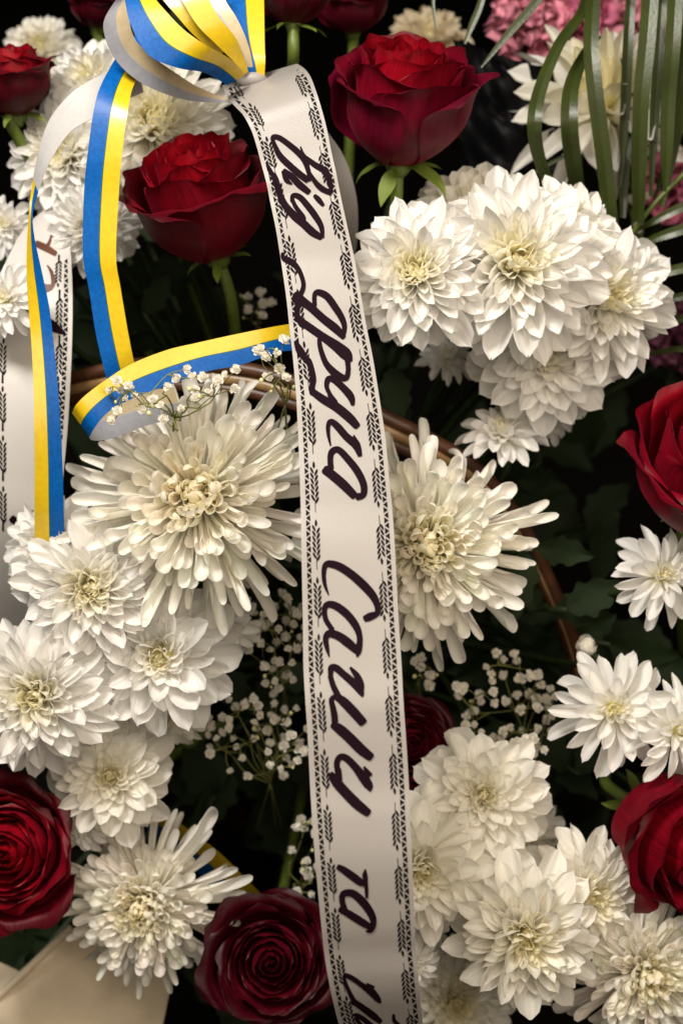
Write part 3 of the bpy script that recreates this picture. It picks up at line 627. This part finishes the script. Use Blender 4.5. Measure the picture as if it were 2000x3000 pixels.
# --- the dark striped ribbon down low
sr = strip('striped_ribbon', [(290, 1800, 255, 1860, .93, .955), (345, 1846, 330, 1900, .93, .955), (420, 1898, 395, 1955, .93, .955), (500, 1957, 470, 2018, .93, .955), (560, 2015, 520, 2075, .935, .955), (620, 2075, 580, 2140, .95, 1.0)], YB, M_BWHITE)
tag(sr, 'dim blue and yellow ribbon lying in shadow above the lowest spider chrysanthemum', 'ribbon')

# ------------------------------------------------------------------ flowers
G = 'white chrysanthemums of the arrangement'
mum((1190, 590), .775, 212, (0, .12, 1), 'largest white chrysanthemum on top of the right hand cluster, pale yellow heart', seed=1, jit=1.1)
mum((952, 612), .770, 166, (-.12, .15, 1), 'full white chrysanthemum touching the right edge of the lettered ribbon, beside the largest one', seed=2)
mum((1085, 445), .825, 165, (-.1, .72, .65), 'white chrysanthemum seen edge on, peeping out above the largest bloom', FLAT_RINGS, seed=3, color=CREAM)
mum((1320, 520), .81, 150, (.35, .45, .8), 'white chrysanthemum half hidden at the upper right shoulder of the largest bloom', seed=4)
mum((1405, 680), .805, 176, (.3, -.05, .95), 'white chrysanthemum at the right end of the cluster, against palm blades', seed=5)
mum((1262, 818), .815, 178, (0, -.2, 1), 'open white chrysanthemum with greenish yellow eye directly below the largest bloom', FLAT_RINGS, seed=6)
mum((1150, 968), .845, 98, (-.05, .75, .6), 'little white chrysanthemum in side view at the foot of the right cluster', SMALL_RINGS, seed=7)
mum((1030, 805), .885, 68, (.1, .6, .75), 'tiny half open white chrysanthemum in the dark between stems of the right cluster', SMALL_RINGS, seed=8)
mum((1270, 955), .885, 60, (.1, .1, .9), 'tiny white chrysanthemum mostly covered by the open bloom with greenish yellow eye', SMALL_RINGS, seed=9)
mum((1535, 1315), .80, 118, (.15, .25, .95), 'white chrysanthemum cut by the right edge, under the rose', STAR_RINGS, jit=1.4, seed=10)
mum((1415, 1632), .79, 140, (-.05, .1, 1), 'starry white chrysanthemum with narrow pointed petals alone on dark foliage', STAR_RINGS, jit=1.5, seed=11, centre=0.2)
mum((1572, 1680), .785, 118, (.2, .1, 1), 'white chrysanthemum cut by the right edge, touching the starry one', STAR_RINGS, jit=1.4, seed=12)
mum((1110, 1825), .80, 150, (-.1, .2, 1), "cream white chrysanthemum with yellow heart below the baby's breath, right of the ribbon", FLAT_RINGS, seed=13, color=CREAM)
mum((975, 2010), .785, 178, (.1, .0, 1), 'white chrysanthemum whose yellow heart is half covered by the ribbon edge', FLAT_RINGS, seed=14, color=CREAM)
mum((1210, 2165), .775, 165, (0, -.05, 1), 'ragged white chrysanthemum with big rounded petals in the lower right', seed=15, color=CREAM, jit=1.5)
mum((1365, 2065), .805, 135, (.35, .05, .9), 'pale chrysanthemum turned aside next to the low red rose on the right', seed=16, color=CREAM)
mum((1050, 2310), .86, 130, (0, .1, 1), 'dim chrysanthemum cut by the bottom edge, right beside the ribbon', seed=17, color=CREAM)
mum((1215, 1915), .87, 95, (.2, .2, 1), 'shadowed chrysanthemum tucked deep between two cream blooms in the lower right', SMALL_RINGS, seed=18, color=CREAM)
mum((110, 1255), .80, 120, (-.3, .2, .9), 'white chrysanthemum at the ends of the striped ribbon on the left', seed=19)
mum((205, 1350), .775, 165, (.05, .05, 1), 'big white chrysanthemum under the left side of the large spider bloom', seed=20, jit=1.2)
mum((75, 1600), .775, 168, (-.05, 0, 1), 'full white chrysanthemum at the left edge below the pair of touching blooms', seed=21)
mum((362, 1512), .785, 170, (0, -.02, 1), 'open white chrysanthemum with yellow button eye, below the spider bloom', FLAT_RINGS, seed=22, centre=0.3)
mum((250, 1785), .81, 145, (.05, .1, 1), 'cream tinted chrysanthemum above the lowest spider bloom on the left', FLAT_RINGS, seed=23, color=CREAM)
mum((180, 1905), .83, 80, (-.2, -.4, .9), 'little drooping chrysanthemum between the left rose and the cream tinted bloom', SMALL_RINGS, seed=24)
mum((405, 1655), .85, 85, (.1, -.3, .95), 'small shadowed chrysanthemum behind the lower petals of the yellow eyed bloom', SMALL_RINGS, seed=25, color=CREAM)
mum((515, 1440), .83, 90, (.3, 0, .95), "small chrysanthemum under the spider bloom, at the start of the baby's breath", SMALL_RINGS, seed=26)
mum((350, 265), .845, 190, (.1, .2, .95), 'blurred creamy chrysanthemum behind the bow, above the rose in front', seed=27, color=CREAM)
mum((205, 175), .87, 130, (-.3, .35, .85), 'soft white chrysanthemum left of the bow, higher of two', seed=28)
mum((135, 345), .855, 140, (-.3, .1, .95), 'soft white chrysanthemum left of the hanging ribbon, lower of two', seed=29)
mum((212, 520), .845, 100, (.1, -.1, 1), 'white chrysanthemum peeping out between the two hanging striped ribbons', seed=30)
mum((92, 100), 1.02, 82, (0, .25, 1), 'out of focus white chrysanthemum far back in the top left corner', seed=31, color=CREAM, group=None)
mum((5, 510), .87, 75, (-.2, .1, 1), 'white chrysanthemum at the left edge beside the twist of the ribbon', SMALL_RINGS, seed=32)
mum((5, 680), .79, 85, (-.2, .1, 1), 'white chrysanthemum at the left edge in front of the lettered ribbon', SMALL_RINGS, seed=33)
mum((985, 75), 1.05, 98, (0, .5, .8), 'blurred beige chrysanthemum behind the rose in the upper middle', seed=34, color=(.72, .62, .45), group=None)
mum((1385, 205), .905, 215, (-.15, .40, .8), 'cream chrysanthemum with long petals behind the palm blades', [(13, 96, 1.0, .20, -.1), (14, 80, 1.05, .20, 0), (13, 64, 1.0, .2, .0), (12, 48, .9, .18, .1), (10, 30, .7, .16, .3)], seed=35, color=CREAM)
mum((955, 2225), .80, 70, (.3, -.2, .9), 'small white chrysanthemum squeezed between ribbon and ragged bloom', SMALL_RINGS, seed=36)
spider((445, 1130), .765, 285, (.0, .12, 1), 'largest spider chrysanthemum, creamy and shaggy, left of the white ribbon', SPIDER_LONG, seed=41)
spider((985, 1248), .765, 285, (.05, .05, 1), 'spider chrysanthemum with domed spoon florets, right of the white ribbon', SPIDER_DOME, seed=42)
spider((318, 2095), .82, 212, (-.1, .0, 1), 'lowest spider chrysanthemum with one long petal sticking up', SPIDER_DOME, seed=43, extra=[(56, 74, 1.5, .10, -.1), (16, 80, 1.22, .10, -.1), (6, 90, 1.05, .10, -.1), (-6, 80, 1.0, .10, -.1), (172, 84, 1.08, .10, -.1), (158, 88, 1.1, .10, -.1), (120, 84, 1.0, .10, -.1), (190, 82, 1.0, .10, -.1), (205, 84, .95, .10, -.1)])
spider((1500, 2250), .80, 205, (.1, .05, 1), 'creamy spider chrysanthemum filling the bottom right corner', SPIDER_DOME, seed=44)

rose((428, 348), .79, 170, (-.22, .80, .58), 'velvety red rose left of the white ribbon, above the striped curl', 0, 0.6, stem_end=P(560, 1000, .97), ss=.6)
rose((935, 112), .785, 174, (.05, .82, .58), 'upright red rose right of the bow with pale green sepals', 0, 2.4, stem_end=P(850, 640, .98), outer=(0.105, 0.0006, 0.014))
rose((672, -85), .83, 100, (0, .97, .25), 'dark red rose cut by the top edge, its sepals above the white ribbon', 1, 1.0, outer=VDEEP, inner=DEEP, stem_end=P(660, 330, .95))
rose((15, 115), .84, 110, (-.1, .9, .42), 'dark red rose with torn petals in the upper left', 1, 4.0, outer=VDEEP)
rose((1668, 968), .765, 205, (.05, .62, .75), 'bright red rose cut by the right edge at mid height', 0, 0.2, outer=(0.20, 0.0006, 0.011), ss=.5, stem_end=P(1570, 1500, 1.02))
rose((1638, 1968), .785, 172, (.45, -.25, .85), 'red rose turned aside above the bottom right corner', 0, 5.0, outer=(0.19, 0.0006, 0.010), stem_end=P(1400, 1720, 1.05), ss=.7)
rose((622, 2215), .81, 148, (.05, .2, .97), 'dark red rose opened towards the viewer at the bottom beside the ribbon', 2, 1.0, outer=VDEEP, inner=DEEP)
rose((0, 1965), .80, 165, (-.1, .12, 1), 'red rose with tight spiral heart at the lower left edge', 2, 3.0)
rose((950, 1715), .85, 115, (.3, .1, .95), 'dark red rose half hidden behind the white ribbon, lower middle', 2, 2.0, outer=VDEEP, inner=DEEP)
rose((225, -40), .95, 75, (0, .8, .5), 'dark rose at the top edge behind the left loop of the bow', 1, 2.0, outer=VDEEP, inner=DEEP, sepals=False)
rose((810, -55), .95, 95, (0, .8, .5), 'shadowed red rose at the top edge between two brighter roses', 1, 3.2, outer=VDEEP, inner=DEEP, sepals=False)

def carnation(c, d, Rpx, n, label, color, seed):
    r = random.Random(seed); R = Rpx*KPX*d; ax = D(*n); at = P(*c, d)-ax*R*0.4
    root = empty('pink_carnation', frame(at, ax)); tag(root, label, 'carnation', 'pink carnations behind the arrangement')
    for i in range(46):
        f = i/45; b = r.uniform(0.7, 1.1)
        place_petal(root, r.choice(RUFF), i*2.4, math.radians(10+85*(1-f)), R*r.uniform(.8, 1.05), R*.55, 0, .04*R, r.uniform(-.6, .6), tuple(a*b for a in color), thick=R)
    obj('calyx', CALYX, root, Matrix.Scale(0.3*R, 4)); stem_to_hub(root, at, ax, R, 0.003, M_MSTEM)
carnation((1215, 45), 1.02, 110, (0, .3, .9), 'salmon pink carnation at the top edge, left of the palm blades', (.82, .30, .40), 1)
carnation((1330, 20), 1.04, 90, (0, .3, .9), 'magenta pink carnation at the top edge behind the palm blades', (.74, .20, .34), 2)
carnation((1470, 20), 1.05, 95, (0, .3, .9), 'dusty pink carnation in the top right corner', (.80, .32, .40), 3)
carnation((1560, 415), 1.02, 95, (-.1, .2, .9), 'bright pink carnation at the right edge between palm blades', (.76, .22, .38), 4)
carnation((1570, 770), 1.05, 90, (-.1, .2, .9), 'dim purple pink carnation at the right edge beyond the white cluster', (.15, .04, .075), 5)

# ------------------------------------------------------------------ baby's breath
def bloom_mesh(seed):
    r = random.Random(seed); vs = []; fs = []
    for i in range(20):
        f = i/19; th = math.radians(15+75*f); ph = i*2.4; L = r.uniform(.75, 1.05); W = r.uniform(.35, .5)
        M = Matrix.Rotation(ph, 3, 'Z') @ Matrix.Rotation(PI/2-th, 3, 'X') @ Matrix.Rotation(r.uniform(-.6, .6), 3, 'Y')
        b = len(vs)
        for (x, y, z) in ((-.1, 0, 0), (.1, 0, 0), (-W, .6, .12), (0, .6, -.06), (W, .6, .12), (-W*.6, 1, .28), (0, .92, .1), (W*.6, 1, .28)):
            vs.append(M @ Vector((x, y*L, z*r.uniform(.5, 1.6))))
        fs += [(b, b+3, b+2), (b, b+1, b+3), (b+1, b+4, b+3), (b+2, b+3, b+6, b+5), (b+3, b+4, b+7, b+6)]
    return mesh('blossom', vs, fs, M_BLOOM, False)
BLOOMS = [bloom_mesh(i) for i in range(5)]
vs, fs = dome(1, 1.3, 8, 4); vs2, fs2 = dome(1, 0.9, 8, 4); nb = len(vs)
BUD = mesh('bud', vs+[(a, b, -c) for a, b, c in vs2], fs+[tuple(reversed([i+nb for i in f])) for f in fs2], M_BUD)
def sprig(root_px, d0, blossoms, size, label, seed, dj=.012, dn=None, buds=6):
    r = random.Random(seed); at = P(*root_px, d0+.03)
    root = empty('gypsophila_sprig', Matrix.Translation(at)); tag(root, label, "baby's breath", "sprigs of baby's breath"); vs, fs = [], []
    base = Vector((0, 0, 0)); nodes = []
    for i, (x, y) in enumerate(blossoms):
        p = P(x, y, d0+r.uniform(-dj, dj)); s = size*KPX*d0*r.uniform(.72, 1.2)
        ax = D(r.uniform(-.5, .5), r.uniform(-.1, .8), 1)
        obj('blossom', r.choice(BLOOMS), root, Matrix.Translation(-at) @ frame(p, ax, r.uniform(0, 6)) @ Matrix.Scale(s, 4))
        loc = p-at
        if nodes and r.random() < .75: q = min(nodes, key=lambda n: (n-loc).length)
        else: q = base.lerp(loc, .5)+Vector((r.uniform(-.006, .006), r.uniform(-.006, .006), r.uniform(-.006, .006))); nodes.append(q); tube_geo(vcat([base, base.lerp(q, .5)+Vector((r.uniform(-.004, .004), 0, r.uniform(-.004, .004))), q], 3), [.00045]*7, 5, vs, fs)
        m = q.lerp(loc, .5)+Vector((r.uniform(-.003, .003), r.uniform(-.003, .003), r.uniform(-.003, .003)))
        tube_geo(vcat([q, m, loc-ax*s*.4], 3), [.0003]*7, 5, vs, fs); nodes.append(m)
    for i in range(buds):
        q = r.choice(nodes); e = q+Vector((r.uniform(-.012, .012), r.uniform(-.01, .004), r.uniform(-.006, .014)))
        tube_geo([q, q.lerp(e, .6)+Vector((0, 0, .001)), e], [.0004]*3, 4, vs, fs)
        obj('bud', BUD, root, Matrix.Translation(e) @ Matrix.Scale(.0011*r.uniform(.7, 1.3), 4))
    for f_ in range(3):
        e = P(root_px[0]+r.uniform(-40, 40), root_px[1]+120, d0+.14)-at
        tube_geo(vcat([base, base.lerp(e, .5), e], 3), [.0005]*7, 5, vs, fs)
    obj('stem', mesh('stem', vs, fs, M_GSTEM, True), root)
def h3(l): return [(x/2, 588+y/2) for x, y in l]
sprig((400, 960), .722, h3([(535,575),(500,620),(555,615),(575,655),(700,660),(660,710),(540,715),(515,755),(860,520),(885,555),(770,600),(815,570),(895,610),(895,660),(1000,575),(960,630),(1035,545),(1080,525),(755,750),(1075,610),(620,640),(740,690),(835,700),(985,600),(930,560),(590,600),(520,650)]), 13, "baby's breath sprig in front of the striped curl, above the shaggy spider bloom", 1)
sprig((655, 930), .73, h3([(1190,435),(1215,465),(1275,450),(1305,390),(1280,520),(1230,560),(1310,560),(1200,430)]), 14, "short baby's breath sprig touching the left edge of the white ribbon", 2)
def cloud(seed, n, cx, cy, rx, ry):
    r = random.Random(seed); out = []
    while len(out) < n:
        a, b = r.uniform(-1, 1), r.uniform(-1, 1)
        p = (cx+a*rx, cy+b*ry)
        if a*a+b*b < 1 and all(math.hypot(p[0]-q[0], p[1]-q[1]) > 14 for q in out): out.append(p)
    return out
sprig((650, 1560), .86, cloud(3, 38, 640, 1470, 75, 110), 12.5, "baby's breath left of the ribbon beside the yellow eyed chrysanthemum", 3, .02)
sprig((620, 1800), .87, cloud(4, 46, 590, 1690, 120, 105), 12.5, "scattered baby's breath on black, left of the ribbon at two thirds height", 4, .02)
sprig((690, 2030), .88, cloud(5, 12, 700, 1960, 34, 110), 14, "thin strand of baby's breath along the ribbon above the bottom rose", 5, .02)
sprig((1190, 1800), .87, cloud(6, 54, 1160, 1620, 120, 145), 13.5, "large cloud of baby's breath right of the ribbon under the domed spider bloom", 6, .02)
sprig((1210, 1790), .84, cloud(7, 12, 1200, 1745, 70, 55), 15, "dense tuft of baby's breath brushing the cream chrysanthemum", 7)
sprig((600, 760), .93, cloud(8, 6, 610, 700, 50, 34), 13, "few dim baby's breath flowers under the front rose", 8)
sprig((1470, 560), 1.0, cloud(9, 14, 1460, 370, 60, 180), 16, "out of focus baby's breath between the palm blades", 9, .03)
sprig((960, 1560), .87, cloud(10, 5, 960, 1540, 40, 50), 14, "few baby's breath flowers below the domed spider bloom by the ribbon", 10)
# lone globular bud
r_ = empty('chrysanthemum_bud', frame(P(1345, 1490, .86), D(-.1, .5, .8))); tag(r_, 'lone round cream flower bud on dark leaves above the starry chrysanthemum', 'flower bud')
random.seed(5)
for i in range(22):
    place_petal(r_, random.choice(DAISY[1.5]), i*2.4, math.radians(6+55*i/21), .013, .0075, -.003, .001, 0, CREAM, thick=.013)
obj('calyx', CALYX, r_, Matrix.Scale(.005, 4)); stem_to_hub(r_, P(1345, 1490, .86), D(-.1, .5, .8), .02, .0022, M_MSTEM)

# ------------------------------------------------------------------ palm
def blade(root, pts, wd, ds, fold=.16):
    """pts photo pixels along the midrib, wd full widths in pixels at each, ds depths"""
    secs = catmull([(x, y, w_, d) for (x, y), w_, d in zip(pts, wd, ds)], 8); vs = []; fs = []
    for i, s in enumerate(secs):
        a = secs[max(i-1, 0)]; b = secs[min(i+1, len(secs)-1)]; l = math.hypot(b[0]-a[0], b[1]-a[1]) or 1
        nx, ny = -(b[1]-a[1])/l, (b[0]-a[0])/l
        for u in (-1, -.5, 0, .5, 1):
            h = s[2]*.45*u; vs.append(P(s[0]+nx*h, s[1]+ny*h, s[3]-fold*abs(u)*s[2]/2*KPX*s[3]*1.6))
        for u in (1, .5, 0, -.5, -1):
            h = s[2]*.45*u; vs.append(P(s[0]+nx*h, s[1]+ny*h, s[3]+.0004-fold*abs(u)*s[2]/2*KPX*s[3]*1.6))
    m = 10
    for i in range(len(secs)-1):
        for k in range(m):
            q = i*m+k; q2 = i*m+(k+1) % m; fs.append((q, q2, q2+m, q+m))
    return keep(obj('leaflet', mesh('leaflet', vs, fs, M_PALM, True, None, 14)), root)
def h2(l): return [(784+x/2, y/2) for x, y in l]
pf = empty('palm_frond', Matrix.Translation(P(1440, -60, .87))); tag(pf, 'glossy palm frond with broad blades hanging from the top right', 'palm frond', 'palm fronds')
blade(pf, h2([(930,-60),(900,0),(770,150),(640,310)]), [12, 22, 20, 4], [.84]*4)
blade(pf, h2([(1130,-40),(1095,70),(1000,200),(915,400),(885,560),(900,700),(950,850)]), [26, 26, 28, 34, 38, 34, 30], [.85, .84, .83, .82, .815, .83, .85])
blade(pf, h2([(1180,160),(1110,260),(1055,400),(1045,560),(1060,720),(1090,920)]), [18, 28, 40, 45, 44, 38], [.86, .85, .835, .83, .845, .87])
blade(pf, h2([(1160,-60),(1145,200),(1165,430),(1200,700),(1235,1020),(1245,1150)]), [36, 40, 42, 42, 38, 30], [.84, .83, .83, .84, .86, .88])
blade(pf, h2([(1420,-60),(1400,200),(1375,450),(1365,750),(1362,1020)]), [44, 44, 42, 40, 28], [.83, .83, .835, .85, .87])
blade(pf, h2([(1535,-60),(1520,200),(1500,450),(1490,700),(1485,880)]), [40, 40, 38, 32, 8], [.83, .83, .84, .85, .86])
blade(pf, h2([(1640,60),(1600,300),(1560,500),(1520,700),(1470,950)]), [36, 34, 30, 26, 12], [.84, .84, .85, .86, .87])
blade(pf, h2([(1475,-60),(1455,250),(1435,550),(1420,900)]), [26, 28, 26, 10], [.86, .86, .87, .88])
blade(pf, h2([(1330,-60),(1315,200),(1300,520),(1275,860)]), [24, 28, 26, 12], [.87, .87, .88, .89])
blade(pf, h2([(1600,-60),(1580,150),(1555,420),(1530,640)]), [26, 28, 24, 8], [.85, .85, .86, .87])
blade(pf, h2([(425,-40),(420,20),(435,130)]), [8, 8, 6], [.88]*3)
blade(pf, h2([(660,-60),(630,40),(600,110),(565,200)]), [16, 17, 16, 6], [.88]*4)
blade(pf, h2([(830,830),(920,770),(1010,725),(1100,690)]), [5, 10, 10, 4], [.88]*4)
blade(pf, h2([(1290,250),(1330,500),(1300,780),(1290,1000)]), [16, 24, 26, 16], [.90]*4)
vs, fs = tube_geo(vcat([P(1235, -170, .86), P(1340, -90, .85), P(1500, -60, .84), P(1700, -20, .84)], 6), [.002]*19, 7)
keep(obj('rachis', mesh('rachis', vs, fs, M_PALM)), pf)
pg = empty('palm_frond', Matrix.Translation(P(1440, 560, .88))); tag(pg, 'palm frond with yellowish rib spreading sideways at the right edge behind the white cluster', 'palm frond', 'palm fronds')
vs, fs = tube_geo(vcat([P(1620, 350, .86), P(1568, 400, .865), P(1500, 470, .87), P(1445, 545, .88), P(1420, 600, .90)], 6), [.0016]*25, 7)
keep(obj('rachis', mesh('rachis', vs, fs, M_STEM)), pg)
for pts, wd in (([(1450, 535), (1500, 508), (1560, 478), (1640, 445)], [6, 18, 24, 26]), ([(1450, 570), (1510, 545), (1570, 525), (1650, 500)], [6, 22, 28, 28]), ([(1440, 645), (1500, 632), (1570, 615), (1650, 600)], [6, 20, 26, 26]),
                ([(1450, 700), (1520, 690), (1570, 680), (1650, 668)], [6, 16, 20, 20]), ([(1480, 760), (1530, 742), (1580, 728), (1650, 715)], [6, 16, 20, 20]), ([(1460, 820), (1530, 805), (1580, 800), (1650, 795)], [6, 14, 18, 18]), ([(1500, 470), (1520, 400), (1545, 330), (1590, 250)], [6, 16, 18, 16])):
    blade(pg, pts, wd, [.885, .875, .87, .87])

# ------------------------------------------------------------------ dark foliage
LEAVES = [leaf_mesh('leaf', M_LEAF, 1, 0.33, 3.5, b, i, .2) for i, b in enumerate((.5, -.3, .9))]
def leafspray(c, d, n, size, label, seed):
    r = random.Random(seed); at = P(*c, d); root = empty('leaf_spray', Matrix.Translation(at)); tag(root, label, 'leaves', 'dark chrysanthemum leaves between the flowers')
    e = HUB-at; pts = vcat([Vector((0, 0, 0)), e*.35+UP*.01, e*.8], 4)
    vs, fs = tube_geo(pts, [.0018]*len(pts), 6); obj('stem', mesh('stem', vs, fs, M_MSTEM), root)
    for i in range(n):
        a = r.uniform(0, 2*PI); ax = D(.5*math.cos(a), .5*math.sin(a), 1)
        M = Matrix.Translation(pts[min(len(pts)-1, i)]*.6) @ frame(Vector((0, 0, 0)), ax, r.uniform(0, 6)) @ Matrix.Scale(size*KPX*d*r.uniform(.75, 1.2), 4)
        obj('leaf', r.choice(LEAVES), root, M)
SP = [((1235, 1255), .845, 'dark leaves crossing the cane hoop right of the domed spider bloom'), ((1300, 1400), .86, 'dark leaves over the lower end of the cane hoop'), ((330, 720), .93, 'dark lobed leaves in the gap between the two striped ribbons'), ((900, 850), .88, 'dark leaves right of the ribbon under the white cluster'), ((1240, 1060), .93, 'dark leaves above the domed spider bloom at right'),
      ((1400, 1480), .93, 'dark leaves above the starry chrysanthemum'), ((560, 1620), .95, "dark broad leaves left of the ribbon behind the baby's breath"), ((480, 1850), .99, 'dark leaves behind the dim striped ribbon'),
      ((1330, 1780), .95, 'dark leaves left of the low right rose'), ((1420, 1180), .97, 'dark leaves beside the right edge rose'), ((100, 60), 1.1, 'blurred dark leaves in the top left corner'), ((330, 30), 1.12, 'blurred dark leaves behind the bow')]
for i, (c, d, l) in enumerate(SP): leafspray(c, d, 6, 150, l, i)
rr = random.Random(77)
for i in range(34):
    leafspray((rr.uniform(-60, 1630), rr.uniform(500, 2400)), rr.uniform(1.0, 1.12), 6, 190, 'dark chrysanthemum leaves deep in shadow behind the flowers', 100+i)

# ------------------------------------------------------------------ basket, film, paper, ground
bk = empty('flower_basket', Matrix.Translation(HUB)); tag(bk, 'basket with a split cane hoop curving behind the flowers', 'basket')
hoop = [(-160, 1010, .90), (60, 905, .88), (170, 870, .865), (300, 842, .855), (420, 838, .85), (560, 850, .845), (660, 875, .84), (800, 920, .84), (900, 968, .843), (1000, 1018, .85), (1110, 1092, .86), (1200, 1210, .875), (1260, 1330, .89), (1310, 1450, .905), (1350, 1600, .93)]
for nm, dy, rad, mt, dd in (('cane_hoop', -2, .0044, M_CANE, 0), ('cane_hoop', 24, .0040, M_CANEL, .003), ('cane_hoop', 48, .0042, M_CANE, .006)):
    pts = vcat([P(x-dy*.12, y+dy*(1-.55*sm((x-900)/400)), d+dd+.012*sm((x-1000)/300)) for x, y, d in hoop], 6)
    vs, fs = tube_geo(pts, [rad]*len(pts), 8); keep(obj(nm, mesh(nm, vs, fs, mt)), bk)
HR = 0.16
vs, fs = [], []
for j in range(9):
    t = j/8; rad = HR*(0.72+.32*t); z = -0.28+0.26*t
    for k in range(40):
        a = 2*PI*k/40; q = rad*(1+.012*(1 if (j+k) % 2 else -1)); vs.append(HUB+Vector((q*math.cos(a), q*math.sin(a), z)))
for j in range(8):
    for k in range(40):
        a = j*40+k; b = j*40+(k+1) % 40; fs.append((a, b, b+40, a+40))
fs.append(tuple(reversed(range(40))))
keep(obj('basket_body', mesh('basket_body', vs, fs, M_CANE)), bk)
# black film sheet
def sheet(name, corners, nu, nv, bumpf, material, thick=.0004):
    a, b, c, d = [Vector(q) for q in corners]; vs = []; fs = []
    for j in range(nv+1):
        for i in range(nu+1):
            u, v = i/nu, j/nv; p = a.lerp(b, u).lerp(d.lerp(c, u), v); vs.append(p - FW*bumpf(u, v))
    n0 = len(vs)
    for p in list(vs): vs.append(p+FW*thick)
    for j in range(nv):
        for i in range(nu):
            q = j*(nu+1)+i; fs.append((q, q+nu+1, q+nu+2, q+1)); q += n0; fs.append((q, q+1, q+nu+2, q+nu+1))
    ring = [i for i in range(nu+1)]+[(j+1)*(nu+1)-1 for j in range(1, nv+1)]+[nv*(nu+1)+i for i in reversed(range(nu))]+[j*(nu+1) for j in reversed(range(1, nv))]
    for k in range(len(ring)):
        p, q = ring[k], ring[(k+1) % len(ring)]; fs.append((p, q, q+n0, p+n0))
    return obj(name, mesh(name, vs, fs, material, True, None, 50))
o = sheet('black_wrapping_film', (P(1040, 90, .93), P(1270, 165, .91), P(1340, 420, .92), P(1060, 420, .95)), 24, 24, lambda u, v: .016*noise.noise((u*4+v, v*2.2, 3))+.007*noise.noise((u*9-v*3, v*4, 7)), M_FILM)
tag(o, 'crumpled black plastic film behind the upright rose and palm blades', 'plastic film')
o = sheet('cream_wrapping_paper', (P(-60, 2345, .93), P(165, 2135, .93), P(400, 2230, .95), P(330, 2560, .90)), 30, 30, lambda u, v: .004*math.sin(6*u+2*v)+.003*noise.noise((u*4, v*4, 0)), M_PAPER)
tag(o, 'cream wrapping paper under the lowest spider chrysanthemum', 'wrapping paper', 'sheets of cream wrapping paper')
vs, fs = tube_geo(vcat([P(-70, 2350, .926), P(60, 2230, .925), P(165, 2130, .926)], 8), [.0026]*17, 8)
keep(obj('rolled_edge', mesh('rolled_edge', vs, fs, M_PAPER)), o)
o = sheet('cream_wrapping_paper', (P(-80, 2160, .95), P(62, 2247, .955), P(-10, 2330, .96), P(-120, 2400, .95)), 16, 16, lambda u, v: .003*math.sin(5*u+3*v), M_PAPER)
tag(o, 'corner of cream paper at the bottom left edge beyond the rolled seam', 'wrapping paper', 'sheets of cream wrapping paper')
vs = [(-8, -4, 0), (8, -4, 0), (8, 12, 0), (-8, 12, 0)]
o = obj('ground', mesh('ground', vs, [(0, 1, 2, 3)], M_GROUND, False)); o['kind'] = 'structure'
